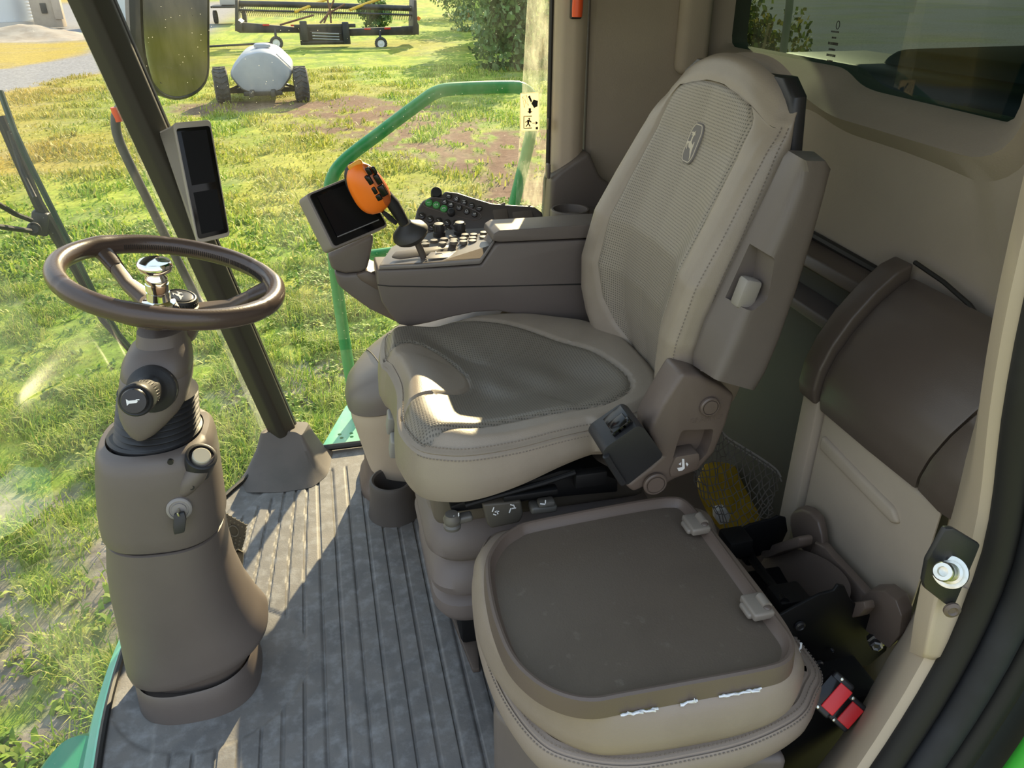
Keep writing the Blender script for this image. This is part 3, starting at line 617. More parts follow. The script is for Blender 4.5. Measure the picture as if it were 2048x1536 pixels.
for z in zrow:
    w, b, T, xc, ui = K(w_k, z), K(b_k, z), K(T_k, z), K(xc_k, z), min(ui_f(z), K(w_k, z) * .8)
    act = .556 < z < 1.1275
    def pt(u_abs, s, xo): return (xo, SCY + s * u_abs)
    def front(u):                                          # x of the front face at |y| = u
        f = u / w; x = xc - b * float(smooth(.35, .86, f)); rr = max(0, (f - .90) / .10); x += .010 * rr ** 2.2 + .008 * max(0, (f - .55) / .45) ** 2 * float(smooth(1.0, 1.16, z))
        x -= .004 * math.sin(min(1, u / max(ui, .001)) * PI) * act
        if act: x += .006 * max(0.0, 1 - abs(u - ui) / .0055)
        if act: x += .006 * max(0.0, 1 - min(abs(z - .556), abs(z - 1.1275)) / .005) * (u < ui)
        return x
    L = []
    for k in range(nI + 1): y = -ui + 2 * ui * k / nI; L.append((front(abs(y)), SCY + y))
    side = []
    for k in range(1, nB + 1):
        q = (k / nB); u = ui + (w - ui) * (q * .25 + .75 * (1 - (1 - q) ** 1.9)); side.append((front(u), u))
    xe = front(w)
    for k in range(1, nS + 1):
        q = k / nS; side.append((xe + (xc + T - xe) * q, w + .010 * math.sin(q * PI) - .03 * max(0, q - .75) / .25 * .5))
    L += [(x, SCY + u) for x, u in side]
    back = [(xc + T + .012 * math.sin(PI * k / nK), SCY + side[-1][1] * (1 - 2 * k / nK)) for k in range(1, nK)]
    L += back + [(x, SCY - u) for x, u in side[::-1]]
    drop = float(smooth(1.02, 1.172, z)); lift = float(smooth(.60, .53, z))
    R.append([(x, y, z - .030 * drop * min(1.3, abs(y - SCY) / .15) ** 2.2 + .05 * lift * (abs(y - SCY) / .15) ** 2) for x, y in L])
mb = MB(); n_ = len(R[0]); mb.v = [p for r in R for p in r]
for i in range(len(R) - 1):
    act = .556 < (zrow[i] + zrow[i + 1]) / 2 < 1.1275
    for j in range(n_):
        k = (j + 1) % n_; mb.f.append((i * n_ + j, i * n_ + k, (i + 1) * n_ + k, (i + 1) * n_ + j)); mb.mi.append(1 if act and j < nI else 0)
mb.f.append(tuple(range(n_))[::-1]); mb.mi.append(0); mb.f.append(tuple(range((len(R) - 1) * n_, len(R) * n_))); mb.mi.append(0)
back = mb.build('backrest', [M['leather'], M['perf_back']], seat)
st = MB()
for dx in (0, 8):                                          # twin seam down the near bolster
    line = [Vector(R[i][n_ - 1 - (nB - 3) + 0 + 0 * dx]) for i in range(6, len(R) - 8, 4)]
    line = [Vector(R[i][n_ - (nB - 1) - dx // 2]) + Vector((-.0008, -.0012, 0)) for i in range(6, len(R) - 6, 4)]
    q = stitch(line, .0065, .0009); st.add(q.v, q.f)
st.build('stitching', M['stitch'], back)
mb = MB(); Rb = []
for z in np.linspace(.80, 1.150, 16):
    w, T, xc = K(w_k, z) - .004 - .03 * float(smooth(1.125, 1.15, z)), K(T_k, z), K(xc_k, z)
    Rb.append(fillet([(xc + T - .003, SCY - w + .006, z), (xc + T + .022, SCY - w + .004, z + .002), (xc + T + .032, SCY - w + .05, z), (xc + T + .032, SCY + w - .05, z), (xc + T + .02, SCY + w - .012, z), (xc + T - .003, SCY + w - .012, z)], .012, 4))
mb.rings(Rb); bs = mb.build('back_shell', M['black'], seat); bs['label'] = 'black plastic shell on the back'
# emblem: rounded badge with a leaping deer, embroidered on the backrest
ec = Vector((K(xc_k, 1.025) - .004, SCY, 1.025)); ev = Vector((.33, 0, 1)).normalized(); eu = Vector((0, -1, 0)); en = eu.cross(ev).normalized()
if en.x > 0: en = -en
eb = resample(fillet([ec + eu * a + ev * c for a, c in ((-.0225, -.023), (-.014, -.036), (.014, -.036), (.0225, -.023), (.0225, .023), (.014, .036), (-.014, .036), (-.0225, .023))], .006, 5), 72)
mb = MB().rings([[p - en * .004 for p in eb], [p + en * .0006 for p in eb], inset(eb, .0008, en, .0016)]); emb = mb.build('badge', mat('badge_grey', (.17, .155, .15), .7), back)
mb = MB().rings([inset(eb, .0022, en, .0014), inset(eb, .0024, en, .0023), inset(eb, .0040, en, .0023), inset(eb, .0042, en, .0014)], False, False); mb.build('badge_border', mat('badge_cream', (.52, .46, .38), .7), back)
deer_px = [(432,322),(420,345),(436,395),(418,392),(398,420),(382,480),(380,508),(402,530),(430,548),(446,488),(458,500),(452,560),(438,620),(434,680),(438,740),(422,790),(414,720),(394,670),(382,620),(360,614),(332,602),(316,572),(320,548),(296,550),(284,570),(297,645),(280,640),(262,540),(264,516),(330,515),(350,500),(362,440),(382,408),(350,412),(330,400),(372,390),(322,372),(345,350),(395,350),(415,335)]
deer = []
for dx_, dy_ in deer_px:
    v_ = -(dy_ - 525) / 9400; deer.append(((dx_ - 400 - v_ * 9660 * .228) / 8100, v_))
mb = MB().prism([ec + eu * a * 1.15 + ev * c + en * .0014 for a, c in deer], en * .0010, 0); mb.build('badge_deer', mat('badge_cream_thread', (.55, .49, .40), .7), back, False)
# ---- left armrest, folded up --------------------------------------------
def arm_sec(A, B, Cq, D, r=.012): return resample(fillet([A, B, Cq, D], r, 6), 48)
YA, YB = 1.062, .985
secs = [arm_sec((0.677,1.062,1.062), (0.66,0.985,1.063), (0.692,0.985,1.061), (0.722,1.062,1.058), .006),
        arm_sec((0.668,1.062,1.054), (0.659,0.985,1.047), (0.705,0.985,1.047), (0.734,1.062,1.051)),
        arm_sec((0.65,1.062,1.005), (0.651,0.985,1.019), (0.702,0.985,1.016), (0.736,1.062,1.001)),
        arm_sec((0.621,1.062,0.932), (0.635,0.985,0.958), (0.695,0.985,0.946), (0.725,1.062,0.924)),
        arm_sec((0.595,1.062,0.864), (0.617,0.985,0.886), (0.685,0.985,0.868), (0.711,1.062,0.854)),
        arm_sec((0.57,1.062,0.798), (0.593,0.985,0.807), (0.671,0.985,0.786), (0.688,1.062,0.777)),
        arm_sec((0.558,1.062,0.741), (0.572,0.985,0.746), (0.657,0.985,0.73), (0.669,1.062,0.723)),
        arm_sec((0.562,1.062,0.719), (0.568,0.985,0.727), (0.642,0.985,0.698), (0.645,1.062,0.703), .008)]
mb = MB().rings(secs); arm = mb.build('armrest', M['taupe'], seat)
c0, c1 = Vector((0.611,0.99,0.889)), Vector((0.621,1.055,0.839)); adir = (Vector((0.642,0.985,0.994)) - Vector((0.593,0.985,0.807))).normalized()
cut_mb = MB().prism(fillet([(0.535,0.95,0.97),(0.563,0.95,0.961),(0.637,0.95,0.922),(0.636,0.95,0.858),(0.614,0.95,0.84),(0.564,0.95,0.852),(0.512,0.95,0.882)], .006, 4), (0, .086, 0), 0); cut(arm, cut_mb.build('cutter', M['taupe'], None, False))
bx = Matrix((adir, Vector((0, -1, 0)) - adir * adir.dot(Vector((0, -1, 0))), adir.cross(Vector((0, -1, 0))))).transposed()
mb = MB().box(Vector((0.614,1.012,0.86)), (.048, .026, .030), .006, bx, 2); ab = mb.build('latch_button', mat('worn_grey_button', (.26, .235, .21), .45), arm)
sl_a, sl_b = Vector((0.608,1.03,0.79)), Vector((0.589,1.012,0.725))
mb = MB().tube([(0.59,1.044,0.786), (0.584,1.041,0.77), (0.573,1.036,0.745), (0.565,1.031,0.721)], [.0042, .0034, .0028, .0026], 8, flat=.5); mb.build('slot', M['dbrown'], arm)
# ---- recliner bracket ----------------------------------------------------
brk = [(0.526,1.02,0.728),(0.498,1.02,0.674),(0.482,1.02,0.638),(0.479,1.02,0.621),(0.508,1.02,0.57),(0.486,1.02,0.551),(0.468,1.02,0.538),(0.445,1.02,0.52),(0.461,1.02,0.502),(0.481,1.02,0.51),(0.501,1.02,0.496),(0.517,1.02,0.505),(0.532,1.02,0.516),(0.579,1.02,0.528),(0.606,1.02,0.562),(0.62,1.02,0.617),(0.628,1.02,0.673),(0.596,1.02,0.697),(0.56,1.02,0.718)]
mb = MB().prism(brk, (0, .065, 0), .008, 3); bracket = mb.build('recliner_bracket', M['brown'], seat)
ct = MB().prism(fillet([(0.536,1.01,0.613),(0.54,1.01,0.618),(0.596,1.01,0.612),(0.595,1.01,0.587),(0.589,1.01,0.562),(0.576,1.01,0.549),(0.527,1.01,0.562),(0.532,1.01,0.596)], .004, 3), (0, .038, 0), 0); cut(bracket, ct.build('cutter', M['brown'], None, False))
mb = MB().prism(fillet([(0.53,1.016,0.568),(0.573,1.016,0.57),(0.576,1.016,0.555),(0.571,1.016,0.537),(0.542,1.016,0.528),(0.525,1.016,0.528),(0.522,1.016,0.543)], .005, 4), (0, .03, 0), .004); lv = mb.build('recline_lever', M['brown'], seat)
mb.v = []; mb = MB().prism([(0.542,1.016,0.563),(0.546,1.016,0.562),(0.549,1.016,0.543),(0.545,1.016,0.539),(0.538,1.016,0.539),(0.535,1.016,0.545),(0.544,1.016,0.546)], (0, -.0008, 0), 0)
for a, bq in (((1374, 929), 3), ((1361, 927), -3)): pass
mb.prism([(0.55,1.016,0.552),(0.552,1.016,0.554),(0.555,1.016,0.55),(0.553,1.016,0.546)], (0, -.0008, 0), 0); mb.prism([(0.541,1.016,0.556),(0.537,1.016,0.553),(0.541,1.016,0.55)], (0, -.0008, 0), 0); mb.build('recline_symbol', M['white'], lv, False)
for nm_, pc, r in (('pivot_cap', (0.496,1.016,0.52), .019), ('cover_cap', (0.581,1.018,0.66), .0155)):
    mb = MB().lathe([(r * 1.12, .0), (r * 1.12, .004), (r * 1.0, .006), (r * .9, .006), (r * .88, .0035), (r * .80, .0035), (r * .78, .006), (.001, .0065)], pc, (0, -1, 0), 28); mb.build(nm_, M['brown'], bracket)
text_mb('GRAMMER', .0135, (0.581,1.02,0.634), (1, 0, .02), (0, 0, 1), .0012).build('lettering', M['brown'], bracket, False)
# ---- belt retractor ------------------------------------------------------
ru = (Vector((0.492,0.99,0.597)) - Vector((0.43,0.99,0.547))).normalized()
mb = MB().prism(fillet([(0.385,0.985,0.616),(0.39,0.985,0.628),(0.441,0.985,0.661),(0.453,0.985,0.655),(0.49,0.985,0.6),(0.488,0.985,0.593),(0.433,0.985,0.548),(0.424,0.985,0.552)], .010, 5), (0, .075, 0), .010, 4); mb.tube([(0.39,0.982,0.614),(0.4,0.982,0.595),(0.423,0.982,0.556)], .006, 8)
ret = mb.build('belt_retractor', M['black'], seat)
mb = MB().prism([(0.391,0.998,0.626),(0.4,0.998,0.616),(0.445,0.998,0.652),(0.437,0.998,0.663)], (0, .055, 0), .002); mb.prism([(0.404,0.994,0.647),(0.411,0.994,0.64),(0.434,0.994,0.66),(0.428,0.994,0.666)], (0, .03, 0), .002)
for k in range(4): mb.box(Vector((0.408,1,0.643)).lerp(Vector((0.431,1,0.663)), k / 3), (.006, .012, .008), .001, (0, -.7, 0))
mb.build('belt_guide', M['gloss'], ret)
# ---- frame, levers, suspension ------------------------------------------
mb = MB().prism([(0.154,1.115,0.457),(0.209,1.115,0.472),(0.282,1.115,0.485),(0.357,1.115,0.502),(0.404,1.115,0.501),(0.47,1.115,0.464),(0.472,1.115,0.435),(0.387,1.115,0.441),(0.301,1.115,0.445),(0.227,1.115,0.442),(0.158,1.115,0.443)], (0, .40, 0), .004)
mb.box((0.405,1.09,0.497), (.06, .02, .03), .004); mb.box((0.294,1.09,0.482), (.10, .02, .012), .003); mb.tube([(0.177,1.085,0.479),(0.239,1.085,0.49),(0.32,1.085,0.503),(0.375,1.085,0.516)], .005, 8)
sf = mb.build('seat_frame', M['bmetal'], seat)
mb = MB().box((.34, 1.335, .43), (.42, .36, .10), .02, seg=3); mb.build('upper_housing', mat('olive_housing', (.12, .10, .078), .55), seat)
cxs, cys = (.352, 1.345)
def bell(w, d, z, r): return resample(fillet([(cxs - w, cys - d, z), (cxs + w, cys - d, z), (cxs + w, cys + d, z), (cxs - w, cys + d, z)], r, 8), 120)
prof = [(.205, .150, .415), (.222, .170, .408), (.226, .174, .385), (.214, .162, .372), (.205, .152, .366), (.224, .172, .345), (.234, .182, .322), (.234, .182, .296), (.222, .170, .276), (.206, .154, .266), (.204, .152, .258), (.222, .170, .236), (.231, .180, .214), (.228, .177, .196), (.212, .160, .180), (.210, .158, .173), (.224, .172, .160), (.226, .174, .135), (.216, .164, .112), (.20, .150, .10)]
zz0, zz1 = .09, .415
mb = MB().rings([bell(w, d, z, .07) for w, d, z in prof]); bel = mb.build('suspension_bellows', mat('taupe_bellows', (.165, .138, .128), .55, grain=(600, .15)), seat)
yb = cys - .183
tm_ = text_mb('GRAMMER', .030, (.336, yb - .0005, .309), (1, 0, 0), (0, 0, 1), .0025); tm_.lathe([(.0125, -.001), (.0125, .0012), (.0105, .0016), (.0105, -.001)], (.243, yb, .309), (0, -1, 0), 24, caps=False)
for a in (-.6, .0, .6): tm_.box((.243 + .005 * math.sin(a * 1.6), yb - .0005, .309 + .003), (.0022, .002, .013), 0, (0, a, 0))
tm_.build('lettering', mat('taupe_raised_letters', (.12, .10, .095), .5), bel, False)
mb = MB().box((.36, 1.345, .06), (.36, .26, .10), .01); mb.build('base', M['bmetal'], seat)
mb = MB().prism([(0.21,1.1,0.463),(0.281,1.1,0.459),(0.286,1.1,0.427),(0.279,1.1,0.41),(0.225,1.1,0.406),(0.219,1.1,0.417)], (0, .06, 0), .005, 3); lv2 = mb.build('height_lever', mat('olive_lever', (.085, .075, .06), .5), seat)
sm = MB()
for (px_a, s_) in (((0.233,1.098,0.446), 1), ((0.264,1.098,0.448), -1)):
    c = Vector(px_a); sm.box(c + Vector((-.004, 0, .005 * s_)), (.002, .0008, .010), 0, (0, .3, 0)); sm.box(c + Vector((.0035, 0, -.003 * s_)), (.002, .0008, .008), 0, (0, -.3, 0)); sm.box(c + Vector((.003, 0, -.001)), (.008, .0008, .002), 0); sm.box(c + Vector((-.001, 0, -.007 * s_)), (.006, .0008, .0022), 0, (0, .5, 0))
sm.build('adjust_symbols', M['white'], lv2, False)
for nm_, pts in (('adjust_knob', 'a'), ('tilt_lever', 'b')):
    if pts == 'a':
        mb = MB().lathe([(.015, 0), (.016, .006), (.013, .010), (.015, .014), (.016, .020), (.013, .026), (.012, .030)], (0.155,1.1,0.423), (0, 0, 1), 20); mb.box((0.175,1.105,0.437), (.035, .02, .014), .005, (0, -.1, 0), 3)
    else:
        mb = MB().box((0.324,1.11,0.433), (.05, .03, .016), .006, (0, .05, 0), 3); mb.box((0.327,1.1,0.449), (.03, .02, .012), .004)
    k = mb.build(nm_, mat('grey_olive_' + nm_, (.12, .11, .095), .4), seat)
    q = Vector((0.161,1.093,0.451)) if pts == 'a' else Vector((0.318,1.089,0.454)); s_ = MB().box(q, (.010, .0006, .0025), 0, (0, .3, 0)); s_.box(q + Vector((.005, 0, .004)), (.002, .0006, .007), 0); s_.build('adjust_symbol', M['white'], k, False)
for i, (a, b) in enumerate((((778, 815), (784, 855)), ((782, 862), (790, 905)))):   # two pale adjustment handles at the front edge
    A_ = Vector((0.082,1.43,0.471)) if i == 0 else Vector((0.082,1.4,0.431)); mb = MB().box(A_ + Vector((.0, 0, -.01)), (.018, .035, .050), .006, (.25, .12, 0), 3); mb.build('front_handle', M['grey'], seat)
# ================================================================ BUDDY SEAT
bud = thing('buddy_seat', 'passenger seat with folded backrest forming a brown tray beside the door', 'seat', (.42, .86, 0))
tray_o = [(0.183,0.939,0.462),(0.193,0.97,0.462),(0.22,1.008,0.462),(0.251,1.029,0.462),(0.278,1.039,0.462),(0.383,1.047,0.462),(0.498,1.052,0.462),(0.545,1.049,0.462),(0.567,1.035,0.462),(0.574,0.994,0.462),(0.575,0.914,0.462),(0.575,0.798,0.462),(0.577,0.728,0.462),(0.576,0.694,0.462),(0.566,0.673,0.462),(0.546,0.657,0.462),(0.509,0.652,0.462),(0.393,0.654,0.462),(0.309,0.656,0.462),(0.266,0.658,0.462),(0.23,0.675,0.462),(0.2,0.707,0.462),(0.179,0.756,0.462),(0.173,0.825,0.462),(0.176,0.889,0.462)]
TO = cr(tray_o, 160, True); upv = Vector((0, 0, 1))
fr_rings = [inset(TO, .012, upv, -.034), inset(TO, -.004, upv, -.032), inset(TO, -.003, upv, -.013), inset(TO, -.001, upv, -.002), inset(TO, .003, upv, .0), inset(TO, .0065, upv, -.001), inset(TO, .010, upv, -.013), inset(TO, .0145, upv, -.0165)]
mb = MB().rings(fr_rings, True, False); tray = mb.build('tray_frame', M['brown'], bud)
TI = inset(TO, .0138, upv, -.0163); mb = MB().rings([TI, [p + Vector((0, 0, -.02)) for p in TI]]); tf = mb.build('tray_floor', mat('tray_floor_plastic', (.112, .089, .068), .40, grain=(380, .35), var=(6, (.098, .078, .060), .45, .7), var2=(40, (.145, .12, .095), .62, .72)), bud)
def clip(c, n_):
    d = (Vector((0.577,0.728,0.462)) - Vector((0.575,0.914,0.462))).normalized(); w = Vector((-d.y, d.x, 0)); 
    if w.x > 0: w = -w
    mb = MB().box(Vector(c) + w * .012, (.046, .034, .014), .004, Matrix((d, w, upv)).transposed(), 3); mb.box(Vector(c) + w * .027 + Vector((0, 0, -.004)), (.03, .014, .010), .004, Matrix((d, w, upv)).transposed(), 3)
    mb.tube([Vector(c) - d * .012 + upv * .007 + w * .002, Vector(c) + d * .010 + upv * .007 + w * .002], .0075, 10)
    o = mb.build('strap_slot', mat('worn_tray_edge' + n_, (.20, .175, .145), .4), bud); s = MB().ball(Vector(c) + upv * .0075 + d * .012 + w * .003, (.006, .006, .003), 8); s.build('slot_hole', M['dbrown'], o)
clip((0.567,0.963,0.462), '_far'); clip((0.57,0.761,0.462), '_near')
cu_m = [(0.175,1.006,0.39),(0.191,1.055,0.39),(0.227,1.096,0.39),(0.28,1.102,0.39),(0.527,1.108,0.39),(0.61,1.088,0.39),(0.625,0.993,0.39),(0.632,0.801,0.39),(0.623,0.728,0.39),(0.604,0.689,0.39),(0.559,0.65,0.39),(0.49,0.636,0.39),(0.4,0.636,0.39),(0.317,0.643,0.39),(0.266,0.658,0.39),(0.218,0.701,0.39),(0.181,0.765,0.39),(0.16,0.85,0.39),(0.161,0.936,0.39)]
CM = cr(cu_m, 160, True); c_c = sum(CM, Vector()) / 160
up_r = align(CM, inset(TO, -.001, upv, -.030))
mb = MB().rings([inset(CM, .08, upv, -.052), inset(CM, .022, upv, -.050), inset(CM, .006, upv, -.040), inset(CM, .000, upv, -.026), inset(CM, -.002, upv, -.006), [p.lerp(q, .30) + Vector((0, 0, .012)) for p, q in zip(CM, up_r)], [p.lerp(q, .72) + Vector((0, 0, .008)) for p, q in zip(CM, up_r)], up_r, inset(up_r, .03, upv, .0)])
bk = mb.build('folded_backrest', M['leather2'], bud)
st = stitch([p + Vector((0, 0, -.0462)) for p in inset(CM, .0125, upv)][60:160], .0065, .0009); st.build('stitching', M['stitch'], bk)
cs = [(0.196,1.104,0.325),(0.245,1.181,0.325),(0.324,1.194,0.325),(0.654,1.165,0.325),(0.665,1.035,0.325),(0.67,0.854,0.325),(0.673,0.732,0.325),(0.637,0.687,0.325),(0.59,0.653,0.325),(0.498,0.632,0.325),(0.405,0.63,0.325),(0.313,0.638,0.325),(0.237,0.671,0.325),(0.199,0.714,0.325),(0.173,0.798,0.325),(0.165,0.901,0.325),(0.175,1.015,0.325)]
CS = cr(cs, 160, True)
mb = MB().rings([inset(CS, .05, upv, -.055), inset(CS, .008, upv, -.050), inset(CS, .000, upv, -.030), inset(CS, -.003, upv, -.012), inset(CS, .0, upv, .004), inset(CS, .0045, upv, .0105), inset(CS, .0065, upv, .0085), inset(CS, .0085, upv, .0125), inset(CS, .020, upv, .0165), inset(CS, .023, upv, .0145), inset(CS, .026, upv, .0175), inset(CS, .09, upv, .016)])
cb = mb.build('cushion', M['leather2'], bud)
for a, dz in ((.0015, .008), (.0125, .0158)):
    st = stitch((inset(CS, a, upv, dz) + [inset(CS, a, upv, dz)[0]])[70:160], .0065, .0009); st.build('stitching', M['stitch'], cb)
# frayed white lining where the leather lifts off the tray frame
rr_ = random.Random(5)
edge_r = inset(TO, -.0045, upv, -.031); near_e = sorted([p for p in edge_r if p.y < .80 and .30 < p.x < .515], key=lambda p: p.x)
ne = cr(near_e, 60); hairs = {3: .014, 7: .012, 11: .016, 12: .010, 27: .013, 29: .011, 46: .009, 50: .014, 54: .010}
for i0, i1 in ((0, 16), (24, 32), (40, 59)):
    fm = MB(); pts = [ne[i] + Vector((0, -.0015 - .002 * rr_.random(), .0005 + .002 * rr_.random())) for i in range(i0, i1)]; fm.tube(pts, [.0012 + .0011 * rr_.random() for _ in pts], 5)
    for i, l in hairs.items():
        if i0 <= i < i1:
            a = pts[i - i0]; q = a + Vector((.012 * (rr_.random() - .3), -.006, l * (.4 + .6 * rr_.random()))); fm.tube([a, a.lerp(q, .5) + Vector((.004, -.002, 0)), q], [.0018, .0013, .0006], 5)
    fm.build('frayed_lining', M['fray'], bk)
fm = MB(); a = Vector((0.611,0.722,0.41)); zig = [a + Vector((.004 + .005 * rr_.random(), .003 * rr_.random(), -.0045 * k)) for k in range(7)]; fm.tube(zig, [.002, .0016, .002, .0012, .0018, .001, .0006], 5); fm.build('frayed_lining', M['fray'], bk)
mb = MB().prism([(0.167,0.827,0.27), (0.178,0.806,0.27), (0.236,0.712,0.27), (.575, .64, .27), (.575, .98, .27), (.24, 1.02, .27)], (0, 0, -.29), .012, 3); base = mb.build('base_box', M['taupe'], bud)
mb = MB().box((.40, .615, .18), (.16, .01, .20), .003, (0, 0, -.1)); mb.build('access_panel', M['dbrown'], bud)
mb = MB().prism([(0.171,1.316,0),(0.229,1.319,0),(0.205,1.142,0),(0.19,1.144,0)], (0, 0, .012), .003); mb.build('foot_plate', M['dbrown'], bud)
# ---- hinge plates and pivot rod at the back of the tray -----------------
def hinge(pts, yv, name='hinge_plate'):
    mb = MB().prism(pts, (0, yv, 0), .002, 2); return mb.build(name, M['bmetal'], bud)
h1 = hinge([(0.612,0.8,0.352),(0.62,0.8,0.383),(0.656,0.8,0.401),(0.697,0.8,0.419),(0.722,0.8,0.422),(0.727,0.8,0.433),(0.74,0.8,0.428),(0.757,0.8,0.397),(0.781,0.8,0.373),(0.841,0.8,0.32),(0.863,0.8,0.256),(0.835,0.8,0.227),(0.787,0.8,0.221),(0.734,0.8,0.241),(0.692,0.8,0.264),(0.648,0.8,0.298)], .006)
for c, r in (((0.67,0.798,0.362), .009), ((0.744,0.798,0.29), .003), ((0.725,0.798,0.261), .008), ((0.745,0.798,0.238), .0035), ((0.746,0.798,0.246), .003)):
    mb = MB().lathe([(r, 0), (r, .004), (r * .7, .006), (r * .55, .0045), (.001, .0045)], c, (0, -1, 0), 14); mb.build('rivet', M['black'], h1)
h2 = hinge([(0.675,1.07,0.307),(0.703,1.07,0.332),(0.733,1.07,0.345),(0.781,1.07,0.351),(0.792,1.07,0.356),(0.811,1.07,0.348),(0.821,1.07,0.314),(0.811,1.07,0.274),(0.78,1.07,0.261),(0.725,1.07,0.259)], .006)
mb = MB().tube([(0.732,1.06,0.285), (0.683,0.86,0.35)], .0085, 12); mb.lathe([(.014, 0), (.014, .02), (.010, .03)], (0.731,1.065,0.287), (-.2, -1, -.2), 16); mb.build('pivot_rod', M['bmetal'], bud)
mb = MB().tube([(0.704,0.9,0.314),(0.738,0.9,0.289),(0.755,0.9,0.255)], .010, 10); mb.box((0.704,0.88,0.327), (.06, .05, .05), .006); mb.box((0.687,1.04,0.335), (.05, .05, .04), .006); mb.box((.70, .88, .14), (.20, .32, .24), .01); mb.build('hinge_frame', M['bmetal'], bud)
# ================================================================ STEERING WHEEL
wc = Vector((-.265, 1.328, .845)); wn = Vector((.242, 0, .97)).normalized(); e1 = Vector((.97, 0, -.242)).normalized(); e2 = Vector((0, 1, 0))
def wp(th, R=.168, h=0): a = math.radians(th); return wc + (e1 * math.cos(a) + e2 * math.sin(a)) * R + wn * h
sw = thing('steering_wheel', 'brown leather steering wheel with chrome spinner knob and three spokes', 'steering wheel', wc - wn * .09)
mb = MB()
N_ = 160; R = []
for i in range(N_ + 1):
    th = 360 * i / N_; rad = (wp(th) - wc).normalized(); r0 = .0158
    near = min(abs((th - s + 180) % 360 - 180) for s in (140, 14, 262))
    r1 = r0 * (1 + .10 * math.exp(-(near / 7) ** 2))
    for sj in (40, 100, 215, 330):
        if abs((th - sj + 180) % 360 - 180) < 1.2: r1 *= .94
    R.append([wp(th) + rad * r1 * math.cos(a) + wn * r1 * 1.06 * math.sin(a) for a in [2 * PI * k / 20 for k in range(20)]])
rim = MB().rings(R, False, False).build('rim', M['wheel'], sw)
stm = MB()
for th in np.arange(58, 128, 1.35):                           # laced seam on the inner side of the far rim
    rad = (wp(th) - wc).normalized(); a, b = wp(th, .168 - .0160, -.004), wp(th + .55, .168 - .0158, .0045); stm.tube([a, a.lerp(b, .5) - rad * .0006, b], .0008, 5)
for th in np.arange(14, 56, 1.35):
    rad = (wp(th) - wc).normalized(); a, b = wp(th, .168 - .0160, -.004), wp(th + .55, .168 - .0158, .0045); stm.tube([a, a.lerp(b, .5) - rad * .0006, b], .0008, 5)
stm.build('lacing', mat('lacing_thread', (.02, .016, .014), .7), rim)
hubc = wc - wn * .055
for th, nm_ in ((140, 0), (14, 0), (262, 0)):
    a0 = wp(th, .040, -.058); a1 = wp(th, .095, -.045); a2 = wp(th, .135, -.020); a3 = wp(th, .162, -.004); side = wn.cross((a3 - a0).normalized()).normalized(); R = []
    for p, w, h in ((a0, .024, .012), (a1, .016, .010), (a2, .014, .010), (a3, .016, .012)):
        R.append(fillet([p + side * w + wn * h * .2, p + side * w * .55 + wn * h, p - side * w * .55 + wn * h, p - side * w + wn * h * .2, p - side * w * .7 - wn * h, p + side * w * .7 - wn * h], .004, 3))
    sp = MB().rings(R).build('spoke', M['brown'], sw)
    cuff = MB(); d = (a3 - a2).normalized(); R = []
    for t, w, h in ((-.012, .0150, .0112), (.0, .0165, .0125), (.020, .0175, .0135), (.034, .024, .0145)):
        p = a2 + d * t; R.append([p + side * w * math.cos(a) + wn * h * math.sin(a) for a in [2 * PI * k / 16 for k in range(16)]])
    cuff.rings(R).build('leather_cuff', M['wheel'], sp)
mb = MB().lathe([(.046, -.100), (.050, -.085), (.052, -.060), (.046, -.044), (.020, -.040), (.001, -.040)], wc, wn, 32); hub = mb.build('hub', M['brown'], sw)
hc = Vector((-0.26,1.335,0.804)); hn = (wn + Vector((0, -.1, 0))).normalized()
mb = MB().lathe([(.0265, -.024), (.0270, -.020), (.0265, -.014), (.0285, -.013), (.0285, .004), (.026, .0075), (.024, .008), (.0225, .0065), (.001, .0065)], hc, hn, 48)
for k in range(36): a = 2 * PI * k / 36; q = hn.to_track_quat('Z', 'Y').to_matrix(); mb.box(hc + q @ Vector((.0287 * math.cos(a), .0287 * math.sin(a), -.004)), (.0015, .0022, .014), 0, q @ Matrix.Rotation(a, 3, 'Z'))
cap = mb.build('hub_cap', M['black'], sw)
mb = MB().lathe([(.0205, .0060), (.0205, .0078), (.0195, .0082), (.001, .0082)], hc, hn, 40); cd_ = mb.build('cap_badge', mat('cap_disc_grey', (.05, .05, .052), .25), cap)
q = hn.to_track_quat('Z', 'Y').to_matrix()
dm = MB().prism([hc + q @ Vector((c * .5, -a * .8, .0083)) for a, c in deer], hn * .0008, 0); dm.build('leaping_deer_mark', mat('silver_print', (.6, .6, .6), .3), cap, False)
kc = Vector((-0.271,1.235,0.842)); kn = Vector((.10, -.05, 1)).normalized()
mb = MB().lathe([(.024, -.006), (.0245, -.001), (.019, .001), (.0172, .003), (.0172, .016), (.0158, .0165), (.0158, .0185), (.0172, .019), (.0172, .030), (.0158, .031), (.0158, .033), (.0165, .0335), (.0165, .040), (.0135, .044), (.0135, .047), (.020, .049), (.0245, .052), (.026, .057), (.0255, .063), (.0225, .0665), (.012, .068), (.001, .0682)], kc, kn, 40)
kb = mb.build('spinner_knob', M['chrome'], sw); mb = MB().box(kc - kn * .012, (.055, .035, .014), .005, (0, .1, .3), 3); mb.build('knob_clamp', M['black'], kb)
